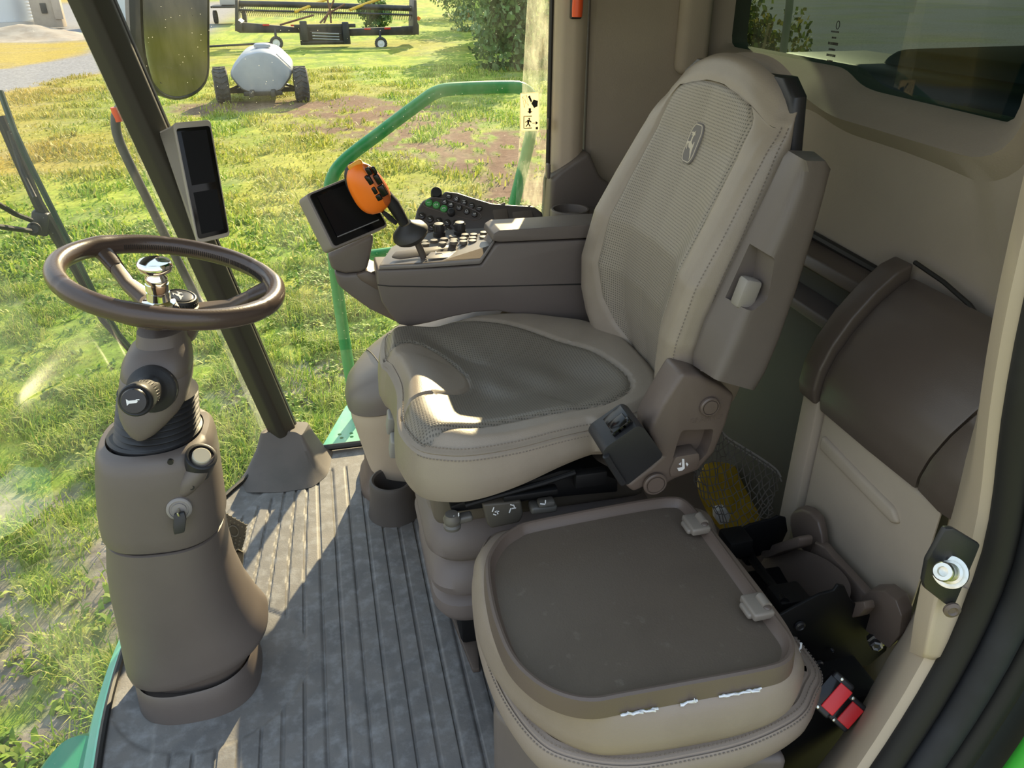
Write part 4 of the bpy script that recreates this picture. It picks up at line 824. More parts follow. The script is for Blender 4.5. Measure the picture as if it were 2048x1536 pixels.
# ================================================================ STEERING COLUMN
colm = thing('steering_column', 'taupe steering pedestal with black bellows, horn knob and ignition key', 'steering column', (COLC[0], COLC[1], 0))
def ell(cx, cy, z, rx, ry, p=2.5, n=72, tilt=0.0, tilty=0.0):
    o = []
    for k in range(n):
        a = 2 * PI * k / n; c, s = math.cos(a), math.sin(a); x = rx * math.copysign(abs(c) ** (2 / p), c); y = ry * math.copysign(abs(s) ** (2 / p), s); o.append(Vector((cx + x, cy + y, z + tilt * x + tilty * y)))
    return o
mb = MB().rings([ell(-.360, 1.275, -.004, .121, .120, 2.6), ell(-.360, 1.275, .035, .118, .118, 2.6), ell(-.360, 1.277, .062, .117, .116, 2.6, tilt=.06), ell(-.360, 1.277, .066, .114, .113, 2.6, tilt=.06), ell(-.360, 1.277, .050, .108, .108, 2.6)])
mb.build('foot', M['taupe'], colm)
mb = MB().rings([ell(-.356, 1.278, .055, .100, .098, 2.6), ell(-.349, 1.278, .086, .118, .104, 2.6, tilt=.19), ell(-.3475, 1.278, .088, .132, .113, 2.5, tilt=.20), ell(-.3475, 1.278, .096, .138, .117, 2.5, tilt=.20), ell(-.348, 1.278, .110, .140, .118, 2.5, tilt=.19), ell(-.3535, 1.278, .15, .131, .116, 2.5, tilt=.14), ell(-.358, 1.276, .21, .119, .113, 2.5, tilt=.07), ell(-.361, 1.274, .28, .111, .110, 2.5, tilt=.0), ell(-.358, 1.272, .34, .106, .108, 2.5), ell(-.352, 1.271, .385, .101, .106, 2.6, tilt=-.03), ell(-.350, 1.271, .402, .100, .105, 2.6, tilt=-.05), ell(-.350, 1.271, .404, .096, .101, 2.6, tilt=-.05), ell(-.350, 1.271, .39, .092, .096, 2.6, tilt=-.05)])
lowb = mb.build('lower_cover', M['taupe'], colm)
mb = MB().rings([ell(-.350, 1.271, .395, .092, .096, 2.7, tilt=-.05), ell(-.350, 1.271, .4105, .095, .099, 2.7, tilt=-.05), ell(-.350, 1.271, .4115, .102, .107, 2.7, tilt=-.05), ell(-.349, 1.271, .416, .104, .109, 2.7, tilt=-.05), ell(-.348, 1.271, .44, .104, .109, 2.7, tilt=-.03), ell(-.344, 1.270, .48, .103, .107, 2.7), ell(-.338, 1.270, .53, .100, .105, 2.7), ell(-.334, 1.271, .562, .097, .102, 2.7), ell(-.333, 1.273, .580, .094, .098, 2.6), ell(-.333, 1.274, .588, .088, .091, 2.5), ell(-.333, 1.275, .590, .079, .081, 2.3), ell(-.333, 1.275, .572, .077, .079, 2.3)])
upb = mb.build('upper_cover', M['taupe'], colm)
mb = MB(); R = []; nr = 9
for i in range(nr * 6 + 1):
    t = i / (nr * 6); r = .0700 - .010 * t + .0032 * math.cos(2 * PI * i / 6); R.append(ell(-.333 + .022 * t, 1.272 - .004 * t, .572 + .100 * t, r, r * 1.02, 2.0, 56, tilt=-.10 * t))
mb.rings(R); mb.lathe([(.078, 0), (.078, .004), (.073, .008), (.066, .008)], (-.333, 1.275, .588), (0, 0, 1), 48); mb.build('bellows', M['black'], colm)
mb = MB().rings([ell(-.336, 1.199, .622, .010, .010, 2.2, 60), ell(-.333, 1.205, .628, .021, .020, 2.2, 60), ell(-.328, 1.216, .640, .034, .033, 2.3, 60), ell(-.321, 1.232, .655, .047, .048, 2.4, 60), ell(-.314, 1.249, .673, .055, .061, 2.6, 60), ell(-.308, 1.262, .695, .0565, .066, 2.8, 60), ell(-.304, 1.266, .712, .0555, .065, 2.8, 60), ell(-.3035, 1.266, .714, .0540, .0635, 2.8, 60), ell(-.303, 1.267, .716, .0552, .0645, 2.8, 60), ell(-.300, 1.271, .732, .0535, .061, 2.8, 60), ell(-.294, 1.278, .750, .047, .053, 2.5, 60), ell(-.290, 1.283, .757, .040, .045, 2.3, 60), ell(-.288, 1.285, .775, .038, .040, 2.0, 60)])
hd = mb.build('tilt_shroud', M['taupe'], colm)
mb = MB().tube([(-.303, 1.198, .752 - .03), (-.306, 1.186, .70), (-.310, 1.186, .680)], .0009, 6); mb.build('shroud_seam', M['ink'], hd)
# multi-function stalk with the horn button
kb_, kt = Vector((-0.303,1.198,0.709)), Vector((-0.307,1.1,0.74)); kd = (kt - kb_).normalized(); L = (kt - kb_).length
mb = MB().lathe([(.038, -.012), (.038, .002), (.034, .006), (.026, .010), (.022, .016), (.020, .030)], kb_, kd, 36); stk = mb.build('stalk_collar', M['black'], colm)
mb = MB().lathe([(.018, .018), (.0205, .022), (.0205, .030), (.019, .032)], kb_, kd, 40)
for k in range(30):
    a = 2 * PI * k / 30; q = kd.to_track_quat('Z', 'Y').to_matrix(); mb.box(kb_ + q @ Vector((.0215 * math.cos(a), .0215 * math.sin(a), .052)), (.0024, .0028, .020), .0005, q @ Matrix.Rotation(a, 3, 'Z'), 1)
mb.lathe([(.0205, .028), (.0215, .032), (.0215, .064), (.0245, .068), (.0250, L - .014), (.0245, L - .010), (.0225, L - .008), (.020, L - .009)], kb_, kd, 40); mf = mb.build('rotary_switch', M['black'], stk)
mb = MB().lathe([(.0195, L - .014), (.0192, L - .004), (.0175, L - .001), (.001, L)], kb_, kd, 36); hb = mb.build('horn_button', mat('horn_button_black', (.015, .016, .02), .3), stk)
ku = Vector((1, 0, 0)) - kd * kd.x; ku.normalize(); kv = ku.cross(kd).normalized()
if kv.z < 0: kv = -kv
ho = kb_ + kd * (L + .0003)
mb = MB().prism([ho + ku * a + kv * b for a, b in ((-.0095, .005), (-.006, .0022), (.004, .0022), (.006, .0008), (.006, -.0008), (.004, -.0022), (-.006, -.0022), (-.0095, -.005))], kd * .0005, 0)
mb.prism([ho + kd * .0006 + ku * a + kv * b for a, b in ((.004, .0032), (.009, .0032), (.009, .0016), (.004, .0016))], kd * .0003, 0); mb.build('horn_symbol', M['white'], hb, False)
# power socket on its blister
sa, sb = Vector((-0.29,1.175,0.506)), Vector((-0.254,1.19,0.57)); sd = Vector((.35, -.42, .84)).normalized()
R = []
for t, r in ((0, .006), (.12, .016), (.35, .027), (.65, .032), (.9, .031), (1.0, .028)):
    c = sa.lerp(sb, t) + Vector((0, .010, 0)); R.append([c + Vector((r * math.cos(a), r * .95 * math.sin(a), .3 * r * math.cos(a))) for a in [2 * PI * k / 32 for k in range(32)]])
MB().rings(R).build('socket_blister', M['taupe'], upb)
mb = MB().lathe([(.0245, -.026), (.0245, .010), (.0255, .011), (.0255, .014), (.0235, .015), (.0205, .015), (.0195, .006)], sb, sd, 36, caps=True); so_ = mb.build('power_socket', M['black'], colm)
mb = MB().lathe([(.015, .004), (.015, .017), (.0135, .0185), (.001, .0185)], sb, sd, 28); mb.build('socket_plug', mat('pale_plug', (.45, .42, .33), .45), so_)
ic = Vector((-0.298,1.166,0.496)); idr = Vector((.10, -.98, .15)).normalized()
mb = MB().lathe([(.0205, -.006), (.0205, .003), (.0185, .005), (.016, .0055), (.0152, .004), (.012, .004), (.0115, .0065), (.001, .007)], ic, idr, 36); ig = mb.build('ignition_lock', mat('lock_grey', (.24, .22, .21), .4), colm)
mb = MB().box(ic + idr * .014, (.008, .016, .003), .001, (0, 1.4, 0)); mb.build('key_blade', M['steel'], ig)
k0 = ic + idr * .018; mb = MB().prism([k0 + Vector(v) for v in ((-.008, 0, -.002), (.009, 0, .000), (.010, -.004, -.012), (.004, -.010, -.034), (-.013, -.010, -.036), (-.013, -.006, -.024))], (0, .007, 0), .002, 2); mb.build('key_head', M['black'], ig)
for pq in ((-0.294,1.166,0.589), (-0.271,1.166,0.535), (-0.414,1.2,0.534)):
    MB().lathe([(.0048, -.004), (.0048, .0012), (.0035, .0012), (.001, .0006)], pq, (0, -1, 0), 14).build('screw_hole', M['ink'], upb)
# pedals ------------------------------------------------------------------
for i, (pts, lab) in enumerate((([(-0.31,1.5,0.249),(-0.296,1.5,0.241),(-0.253,1.5,0.197),(-0.26,1.5,0.163),(-0.277,1.5,0.121),(-0.285,1.5,0.117),(-0.318,1.5,0.152)], 'ribbed brake pedal with a ring mark beside the steering pedestal'), ([(-0.305,1.45,0.204),(-0.273,1.45,0.17),(-0.264,1.45,0.161),(-0.271,1.45,0.127),(-0.282,1.45,0.114),(-0.312,1.45,0.163)], 'lower ribbed brake pedal half hidden by the steering pedestal'))):
    mb = MB().prism(pts, (-.006, .016, -.010), .003); ped = tag(mb.build('brake_pedal', mat('pedal_rubber_%s' % 'ab'[i], (.12, .105, .075), .6)), lab, 'pedal')
    if i == 0:
        pc, pu, pv = Vector((-0.282,1.495,0.189)), Vector((.9, 0, -.2)).normalized(), Vector((0, .1, 1)).normalized(); tr = MB(); q = [pc + pu * .010 * math.cos(a) + pv * .014 * math.sin(a) for a in [2 * PI * k / 24 for k in range(24)]]
        tr.tube(q, .0016, 6, closed=True); tr.build('ring_mark', mat('pedal_rubber_worn', (.16, .145, .11), .5), ped)
    stud = MB(); a0 = Vector(pts[2]); 
    for r_ in range(9):
        for c_ in range(7):
            u = c_ / 6; v = r_ / 8; p = Vector(pts[1]).lerp(Vector(pts[2]), u).lerp(Vector(pts[0]).lerp(Vector(pts[3]), .55 + .45 * u) if i else Vector(pts[6]).lerp(Vector(pts[4]), u), v)
            if i == 0 and (p - Vector((-0.283,1.5,0.186))).length < .018: continue
            stud.box(p + Vector((0, -.001, .0008)), (.0035, .003, .0035), 0)
    stud.build('pedal_studs', mat('pedal_studs_%s' % 'ab'[i], (.20, .18, .13), .5), ped)['kind'] = 'stuff'
# ================================================================ ARMREST CONSOLE
con = thing('control_console', 'taupe right-hand armrest console with padded lid and button deck', 'console', (.32, 1.70, .60))
Y0, Y1 = 1.588, 1.682
body = [(0.089,1.588,0.739),(0.087,1.588,0.717),(0.088,1.588,0.695),(0.093,1.588,0.666),(0.107,1.588,0.639),(0.125,1.588,0.611),(0.149,1.588,0.603),(0.194,1.588,0.608),(0.244,1.588,0.617),(0.296,1.588,0.623),(0.35,1.588,0.621),(0.412,1.588,0.601),(0.468,1.588,0.573),(0.551,1.588,0.559),(0.593,1.588,0.575),(0.582,1.588,0.767),(0.536,1.588,0.772),(0.355,1.588,0.778),(0.346,1.588,0.775),(0.313,1.588,0.732),(0.244,1.588,0.733),(0.174,1.588,0.735)]
mb = MB().prism(body, (0, Y1 - Y0, 0), .010, 3); cbody = mb.build('console_body', M['taupe'], con)
mb = MB().prism([Vector(p) + Vector((0, -.0012, 0)) for p in [(0.087,1.588,0.708),(0.113,1.588,0.703),(0.242,1.588,0.69),(0.377,1.588,0.68),(0.546,1.588,0.67),(0.546,1.588,0.667),(0.377,1.588,0.678),(0.242,1.588,0.687),(0.113,1.588,0.701),(0.087,1.588,0.706)]], (0, .002, 0), 0); mb.build('parting_line', M['ink'], cbody, False)
dk = [(0.093,1.59,0.739), (0.175,1.588,0.736), (0.312,1.588,0.734), (0.346,1.6,0.776), (0.392,1.81,0.737), (0.257,1.81,0.741), (0.17,1.79,0.729), (0.132,1.74,0.728)]
mb = MB().prism(dk, (0, 0, .010), .004, 2); deck = mb.build('deck', mat('deck_plastic', (.185, .165, .15), .30, grain=(600, .1)), con)
lidp = [(0.338,1.585,0.79),(0.341,1.585,0.801),(0.354,1.585,0.808),(0.42,1.585,0.807),(0.547,1.585,0.807),(0.597,1.585,0.806),(0.598,1.585,0.776),(0.534,1.585,0.777),(0.354,1.585,0.782),(0.339,1.585,0.786)]
mb = MB().prism(lidp, (0, .098, -.004), .009, 4); lid = mb.build('armrest_lid', M['taupe'], con)
slot = fillet([(0.122,1.615,0.746), (0.135,1.64,0.749), (0.262,1.66,0.749), (0.271,1.655,0.745), (0.258,1.64,0.74), (0.139,1.61,0.742)], .006, 4)
mb = MB().prism([Vector(p) + Vector((0, 0, .0095)) for p in slot], (0, 0, .0022), .0006); gs = mb.build('lever_gate', M['dbrown'], deck)
g2 = MB().prism([Vector(p) + Vector((0, 0, .010)) for p in fillet([(0.192,1.6,0.741), (0.209,1.63,0.745), (0.274,1.635,0.742), (0.269,1.605,0.738)], .003, 3)], (0, 0, .0012), .0004); gp = g2.build('gate_plate', mat('gate_plate_taupe', (.14, .12, .108), .4), deck)
gl = MB()
zz = Vector((0, 0, .0118))
for a, b in (((0.219,1.622,0.743), (0.234,1.624,0.742)), ((0.234,1.624,0.742), (0.236,1.615,0.74)), ((0.236,1.615,0.74), (0.249,1.617,0.74)), ((0.249,1.617,0.74), (0.254,1.625,0.741)), ((0.254,1.625,0.741), (0.271,1.627,0.74)), ((0.222,1.61,0.74), (0.24,1.61,0.738)), ((0.257,1.615,0.738), (0.267,1.616,0.739)), ((0.221,1.632,0.745), (0.219,1.622,0.743))):
    gl.tube([Vector(a) + zz, Vector(a).lerp(Vector(b), .5) + zz, Vector(b) + zz], .0006, 5)
gl.build('gate_lines', mat('pale_gate_print', (.45, .43, .40), .4), gp)
for px_a in ((0.248,1.76,0.762), (0.297,1.76,0.762)):
    mb = MB().lathe([(.0145, -.012), (.0145, -.002), (.0125, .0), (.0118, .016), (.0105, .0185), (.001, .019)], px_a, (0, -.05, 1), 24)
    for k in range(14): a = 2 * PI * k / 14; mb.box(Vector(px_a) + Vector((.0125 * math.cos(a), .0125 * math.sin(a), .006)), (.0016, .0016, .016), 0)
    mb.build('rotary_knob', M['black'], deck)
bt_ = [(870,487),(888,479),(905,474),(922,472),(940,470),(955,466), (868,495)] 
for p_ in ((0.227,1.7,0.757), (0.241,1.665,0.761), (0.25,1.7,0.759), (0.273,1.72,0.757), (0.266,1.665,0.762), (0.271,1.69,0.759), (0.292,1.69,0.76), (0.302,1.72,0.759), (0.288,1.665,0.761), (0.322,1.72,0.758), (0.314,1.69,0.76), (0.309,1.665,0.761), (0.348,1.73,0.758), (0.339,1.69,0.76), (0.203,1.67,0.76), (0.205,1.7,0.757)):
    MB().lathe([(.0092, -.004), (.0092, .0010), (.0080, .0022), (.001, .0024)], Vector(p_) + Vector((0, 0, .002)), (0, 0, 1), 18).build('push_button', mat('button_tan', (.13, .115, .095), .35) if 'button_tan' not in bpy.data.materials else bpy.data.materials['button_tan'], deck)
# hydro handle (joystick) --------------------------------------------------
joy = thing('control_lever', 'orange multi-function control lever with black buttons on the armrest console', 'joystick', (0.195,1.62,0.735))
mb = MB().tube([(0.197,1.62,0.731), (0.191,1.618,0.753), (0.18,1.614,0.785)], .0075, 12); mb.build('shaft', mat('lever_shaft', (.09, .075, .065), .3), joy)
bc = Vector((0.166,1.61,0.807)); bd = Vector((.45, 0, .9)).normalized(); bd = (Vector((0.146,1.6,0.856)) - bc).normalized()
mb = MB().lathe([(.012, -.020), (.026, -.016), (.036, -.008), (.0395, .0), (.036, .009), (.027, .016), (.018, .022), (.013, .027)], bc, bd, 36); mb.build('boot', mat('boot_rubber', (.035, .033, .032), .5), joy)
nk = [(0.153,1.605,0.833), (0.144,1.602,0.853), (0.133,1.598,0.875), (0.12,1.595,0.893)]
mb = MB().tube(nk, [.015, .0165, .018, .017], 14, flat=.75); mb.build('neck', M['black'], joy)
mb = MB().tube([(0.11,1.585,0.864), (0.124,1.588,0.849), (0.136,1.592,0.836)], [.004, .006, .004], 8); mb.build('trigger', M['black'], joy)
hc_ = Vector((0.09,1.59,0.915)); d1 = (Vector((0.109,1.59,0.869)) - Vector((0.065,1.59,0.959))).normalized(); d2 = (Vector((0.048,1.59,0.896)) - Vector((0.094,1.59,0.916))).normalized(); d2 = (d2 - d1 * d2.dot(d1)).normalized(); d3 = d1.cross(d2).normalized()
if d3.y > 0: d3 = -d3
def egg(c, a, b, t, n=28, m=18, taper=.0, top=1.0):
    R = []
    for i in range(m + 1):
        s = -1 + 2 * (i + .01) / (m + .02); r = (1 - abs(s) ** 2.6) ** .5; w = 1 + taper * s
        R.append([c + d1 * a * s + d2 * (b * r * w * math.cos(q)) + d3 * (t * r * math.sin(q) * (1.0 if math.sin(q) > 0 else .6)) for q in [2 * PI * k / n for k in range(n)]])
    return MB().rings(R)
egg(hc_ + d2 * .010 - d3 * .012, .058, .034, .014, taper=.05).build('rear_grip', M['black'], joy)
og = egg(hc_ + d2 * .006 + d3 * .002, .055, .036, .026, taper=.10).build('grip', M['orange'], joy)
mb = MB().box(hc_ - d1 * .052 + d2 * .004 + d3 * .004, (.030, .012, .010), .003, Matrix((d2, d1, d3)).transposed(), 3); mb.build('amber_tip', M['yellow'], joy)
pn = egg(hc_ - d2 * .011 + d3 * .010, .048, .017, .0155, taper=.1); pad_ = pn.build('button_pad', mat('burnt_orange_pad', (.45, .10, .02), .3), joy)
for (sx_, sy_, lx, ly) in ((-.034, -.012, .012, .008), (-.030, -.022, .012, .006), (-.018, -.004, .014, .008), (-.012, -.019, .016, .009), (.004, -.002, .012, .007), (.012, -.016, .018, .011), (.020, -.003, .010, .009), (-.024, -.002, .008, .006)):
    MB().box(hc_ + d1 * sx_ + d2 * (sy_ - .002) + d3 * (.026 - .25 * abs(sy_ + .011)), (lx * 1.3, ly * 1.25, .009), .0022, Matrix((d1, d2, d3)).transposed(), 3).build('thumb_button', M['gloss'], joy)
# keypad panel ------------------------------------------------------------
kn_ = Vector((-.10, -.80, .60)).normalized(); kp0 = Vector((.33, 1.85, .765))
def KP(a): return a
keyp = [(0.198,1.855,0.75), (0.213,1.879,0.785), (0.228,1.89,0.801), (0.249,1.894,0.81), (0.273,1.891,0.81), (0.287,1.897,0.821), (0.316,1.891,0.817), (0.357,1.876,0.804), (0.398,1.862,0.792), (0.498,1.843,0.784), (0.518,1.831,0.77), (0.513,1.811,0.744), (0.356,1.819,0.727), (0.235,1.832,0.726)]
key = thing('keypad_panel', 'dark brown keypad panel with round lettered keys behind the armrest console', 'keypad', (.33, 1.86, .72))
mb = MB().prism([Vector(p) for p in keyp], -kn_ * .035, .006, 3); kpb = mb.build('panel_body', mat('keypad_brown', (.075, .062, .055), .4, grain=(600, .1)), key)
def kbtn(p, ch, m_, r=.0085):
    p = Vector(p); o = MB().lathe([(r * 1.12, 0), (r, .0042), (r * .85, .005), (.001, .005)], p, kn_, 20).build('key', m_, kpb)
    if ch: text_mb(ch, r * 1.35, p + kn_ * .0054, Vector((0, .6, .8)), (-1, 0, 0), .0005).build('lettering', M['white'], kpb, False)
bkey = mat('dark_key', (.035, .030, .028), .3); gkey = mat('green_key', (.06, .30, .07), .4)
AL = 'ABCDE'; BL = 'FGHIJ'
kA = [(0.282,1.88,0.797), (0.296,1.873,0.791), (0.315,1.866,0.784), (0.332,1.858,0.776), (0.35,1.851,0.77)]
kB = [(0.294,1.888,0.809), (0.311,1.88,0.802), (0.329,1.873,0.795), (0.346,1.866,0.788), (0.363,1.858,0.782)]
for ch, p in zip(AL, kA): kbtn(p, ch, bkey, .0072)
for ch, p in zip(BL, kB): kbtn(p, ch, bkey, .0072)
for ch, p in zip('123', [(0.244,1.884,0.796), (0.261,1.878,0.791), (0.278,1.87,0.783)]): kbtn(p, ch, gkey, .0085)
for p in [(0.222,1.867,0.77), (0.241,1.86,0.763), (0.261,1.854,0.759), (0.281,1.848,0.754), (0.302,1.844,0.752), (0.242,1.846,0.745), (0.282,1.837,0.74)]: kbtn(p, '', bkey, .0085); MB().box(Vector(p) + kn_ * .0052, (.0065, .0012, .0012), 0, (0, .5, 0)).build('key_symbol', M['white'], kpb, False)
MB().lathe([(.010, 0), (.009, .012), (.006, .015), (.001, .0155)], (0.294,1.861,0.774), kn_, 18).build('selector_knob', M['black'], kpb)
MB().lathe([(.014, -.01), (.014, .01), (.012, .014), (.001, .0145)], (0.266,1.905,0.812), kn_, 20).build('top_knob', M['black'], kpb)
ring = cr([(0.231,1.883,0.792), (0.245,1.89,0.804), (0.272,1.887,0.805), (0.33,1.867,0.788), (0.366,1.848,0.768), (0.349,1.843,0.758), (0.297,1.858,0.77), (0.256,1.872,0.781)], 40, True)
MB().tube([p + kn_ * .0006 for p in ring], .0012, 6, closed=True).build('key_border', M['taupe'], kpb)
for q in (((970,428),(984,412),(996,414),(985,432)), ((992,430),(1003,414),(1015,416),(1005,434))):
    pass
mb = MB().box((0.413,1.846,0.773), (.036, .05, .004), .002, Matrix((Vector((1, 0, .13)).normalized(), Vector((0, .78, .62)), kn_)).transposed()); mb.build('blank_cover', M['dbrown'], kpb)
mb = MB().box((0.467,1.833,0.766), (.050, .05, .004), .002, Matrix((Vector((1, 0, .13)).normalized(), Vector((0, .78, .62)), kn_)).transposed()); mb.build('blank_cover', M['dbrown'], kpb)
# monitor on its arm -------------------------------------------------------
mon = thing('monitor', 'touch monitor with blank black screen on a taupe arm before the console', 'monitor', (0.037,1.66,0.742))
mc = Vector((0.04,1.625,0.857)); mnrm = Vector((.50, -.72, .48)).normalized()
def ml(px_y): return px_y
face = [(-0.038,1.598,0.905), (0.073,1.687,0.922), (0.124,1.651,0.814), (0.003,1.558,0.801)]
face = [Vector(p) for p in face]; fo = fillet(face, .010, 5)
mb = MB().prism(fo, -mnrm * .036, .005, 3); mbd = mb.build('housing', mat('monitor_taupe', (.23, .20, .18), .5), mon)
fc = sum(face, Vector()) / 4; sc_ = [fc + (p - fc) * .93 for p in face]; mb = MB().prism([p + mnrm * .0005 for p in fillet(sc_, .008, 5)], mnrm * .0025, .0008); mb.build('bezel', M['gloss'], mbd)
sc2 = [fc + (p - fc) * .74 + Vector((0, 0, .004)) for p in face]; mb = MB().prism([p + mnrm * .0032 for p in sc2], mnrm * .0006, 0); mb.build('screen', M['screen'], mbd, False)
e_ = [sc2[3], sc2[2]]; mb = MB().tube([sc2[3] + mnrm * .004, sc2[3].lerp(sc2[2], .5) + mnrm * .004, sc2[2] + mnrm * .004], .0011, 6); mb.build('screen_edge', mat('bezel_edge_grey', (.25, .25, .26), .3), mbd)
mb = MB().prism([(-0.01,1.66,0.757),(0.04,1.66,0.776),(0.09,1.66,0.797),(0.091,1.66,0.781),(0.072,1.66,0.717),(0.057,1.66,0.711),(0.023,1.66,0.711),(-0.004,1.66,0.723)], (0, .07, 0), .008, 3); mb.build('monitor_post', M['taupe'], mon)
mb = MB().prism([(-0,1.66,0.718),(0.023,1.66,0.71),(0.057,1.66,0.71),(0.072,1.66,0.717),(0.098,1.66,0.7),(0.14,1.66,0.67),(0.134,1.66,0.579),(0.118,1.66,0.59),(0.069,1.66,0.622),(0.029,1.66,0.659),(0.005,1.66,0.685)], (0, .09, 0), .010, 3); ma = mb.build('monitor_arm', M['taupe'], mon)
mb = MB().prism([(0.072,1.655,0.716),(0.098,1.655,0.7),(0.14,1.655,0.675),(0.139,1.655,0.661),(0.091,1.655,0.668),(0.056,1.655,0.694),(0.046,1.655,0.709)], (0, .10, 0), .004); mb.build('arm_cover', M['brown'], ma)
# twin display on the corner post ------------------------------------------
disp = thing('corner_display', 'narrow twin-screen display mounted on the dark corner post', 'display', (-0.293,1.97,0.838))
dn_ = Vector((.35, -.88, .30)).normalized()
df = [Vector(p) for p in ((-0.315,1.947,0.996), (-0.238,1.978,0.995), (-0.229,1.895,0.744), (-0.299,1.866,0.74))]
mb = MB().prism(fillet(df, .009, 5), -dn_ * .016, .004, 3); dh = mb.build('display_housing', mat('display_frame_tan', (.36, .32, .27), .45), disp)
dc = sum(df, Vector()) / 4; mb = MB().prism([p + dn_ * .0004 for p in fillet([dc + (p - dc) * f for p, f in zip(df, (.90, .90, .93, .93))], .007, 5)], dn_ * .0016, .0005); mb.build('display_glass', M['gloss'], dh)
for a, b in ((.06, .53), (.56, .94)):
    l = lambda u, v: df[0].lerp(df[1], u).lerp(df[3].lerp(df[2], u), v)
    mb = MB().prism([p + dn_ * .0022 for p in (l(.16, a + .02), l(.84, a + .02), l(.84, b - .01), l(.16, b - .01))], dn_ * .0006, 0); mb.build('display_screen', M['screen'], dh, False)
db = [p - dn_ * .015 for p in (df[0].lerp(df[1], .1), df[0].lerp(df[1], .5), df[3].lerp(df[2], .5), df[3].lerp(df[2], .1))]
mb = MB().rings([fillet(db, .004, 3), fillet([Vector((-0.349,1.955,0.977)), Vector((-0.328,1.97,0.975)), Vector((-0.323,2.03,0.703)), Vector((-0.333,2.02,0.717))], .004, 3)]); mb.build('display_bracket', mat('bracket_pale_taupe', (.30, .265, .23), .5), disp)
# ================================================================ RIGHT FLOOR: cooler drum and cup holder
cool = thing('side_storage_bin', 'beige rounded storage bin with grey lid between seat and right window', 'storage bin', (.17, 1.86, 0))
def binlid(z, k, t=.30): return ell(.235, 1.875, z, .240 * k, .165 * k, 2.6, 72, tilt=t)
mb = MB().rings([ell(.22, 1.875, .08, .185, .135, 2.4), ell(.22, 1.875, .18, .205, .148, 2.5), ell(.23, 1.875, .26, .226, .158, 2.6, tilt=.1), ell(.235, 1.875, .345, .234, .162, 2.6, tilt=.34), ell(.235, 1.875, .355, .230, .158, 2.6, tilt=.34)])
mb.build('bin_body', M['tan'], cool)
mb = MB().rings([binlid(.352, .97, .34), binlid(.358, 1.0, .34), binlid(.385, 1.01, .36), binlid(.425, .98, .42), binlid(.462, .86, .48), binlid(.485, .62, .52), binlid(.495, .25, .52)])
bl = mb.build('bin_lid', mat('grey_taupe_lid', (.165, .145, .135), .38, grain=(600, .1)), cool)
from mathutils.bvhtree import BVHTree
def drape(o, pts, d, lift=.0):
    bv = BVHTree.FromPolygons([v.co for v in o.data.vertices], [p.vertices for p in o.data.polygons]); out = []
    for p in pts:
        h = bv.ray_cast(Vector(p), Vector(d))
        if h[0] is not None: out.append(h[0] + h[1] * lift)
    return out
eye = Vector((0, 0, 1.3)); ln = drape(bl, [eye.lerp(Vector(p), .5) for p in [(0.01,1.8,0.464),(0.021,1.8,0.454),(0.034,1.8,0.442),(0.046,1.8,0.428),(0.06,1.8,0.412),(0.073,1.8,0.395),(0.085,1.8,0.379)]], (0, 0, 1)) or []
ln = []
for x_ in np.linspace(0, 1, 14):
    p0 = Vector((.055, 2.02, .9)).lerp(Vector((.115, 1.66, .9)), x_); h = drape(bl, [p0], (0, 0, -1), .0004); ln += h
if len(ln) > 3: MB().tube(ln, .0022, 6).build('lid_gap', M['ink'], bl)
cuph = thing('floor_cup_holder', 'dark moulded cup holder on the floor beside the driver seat', 'cup holder', (.10, 1.80, 0))
mb = MB().rings([ell(.17, 1.895, -.004, .165, .150, 2.8), ell(.17, 1.895, .02, .160, .145, 2.8), ell(.175, 1.90, .04, .152, .128, 2.6), ell(.18, 1.90, .12, .150, .12, 2.6), ell(.18, 1.90, .15, .14, .11, 2.4)])
mb.build('plinth', M['brown'], cuph)
cc_ = Vector((.088, 1.735, 0))
mb = MB().lathe([(.070, -.004), (.064, .03), (.060, .075), (.060, .100), (.057, .107), (.052, .109), (.047, .105), (.045, .095), (.040, .030), (.001, .028)], cc_, (0, 0, 1), 48); mb.build('cup_well', mat('cup_holder_rubber', (.085, .075, .068), .55, grain=(400, .15)), cuph)
tc_ = thing('pillar_cup_ring', 'taupe cup holder ring on the sill behind the console', 'cup holder', (0.636,1.98,0.717))
MB().lathe([(.052, -.03), (.052, .008), (.050, .012), (.045, .012), (.043, .004), (.040, -.025), (.001, -.026)], (0.628,1.955,0.727), (0, 0, 1), 40).build('cup_ring', M['taupe'], tc_)
# ================================================================ STORAGE CABINET behind the buddy seat
cab = thing('storage_cabinet', 'beige storage cabinet with dark brown curved lid behind the buddy seat', 'cabinet', (.92, .95, 0))
prof_l = [(.852, .575), (.846, .60), (.848, .64), (.862, .685), (.890, .735), (.925, .780), (.960, .812), (.985, .825), (.985, .57)]
def lid_loft(ys, name, zlow):
    R = []
    for (y, k), zl in zip(ys, zlow):
        R.append(resample([(.985 + (x - .985) * k, y - (.0 if name == 'cabinet_lid' else 0) - (.05 * (z - .575) / .25 if y < .9 else 0), zl + (z - .575) * (.825 - zl) / .25 * (1.0 if k > .99 else k)) for x, z in prof_l], 60))
    return MB().rings(R).build(name, M['dbrown'], cab)
lidc = lid_loft(((1.094, .985), (1.088, 1.0), (.95, 1.0), (.836, 1.0), (.833, .99)), 'cabinet_lid', (.575, .575, .575, .578, .578))
lid_loft(((.828, .985), (.825, 1.0), (.78, .99), (.73, .96), (.69, .92)), 'corner_panel', (.582, .580, .572, .575, .585))
prof_b = [(.845, .58), (.838, .61), (.842, .652), (.858, .70), (.886, .75), (.923, .797), (.96, .832), (.99, .845), (.99, .60), (.92, .58)]
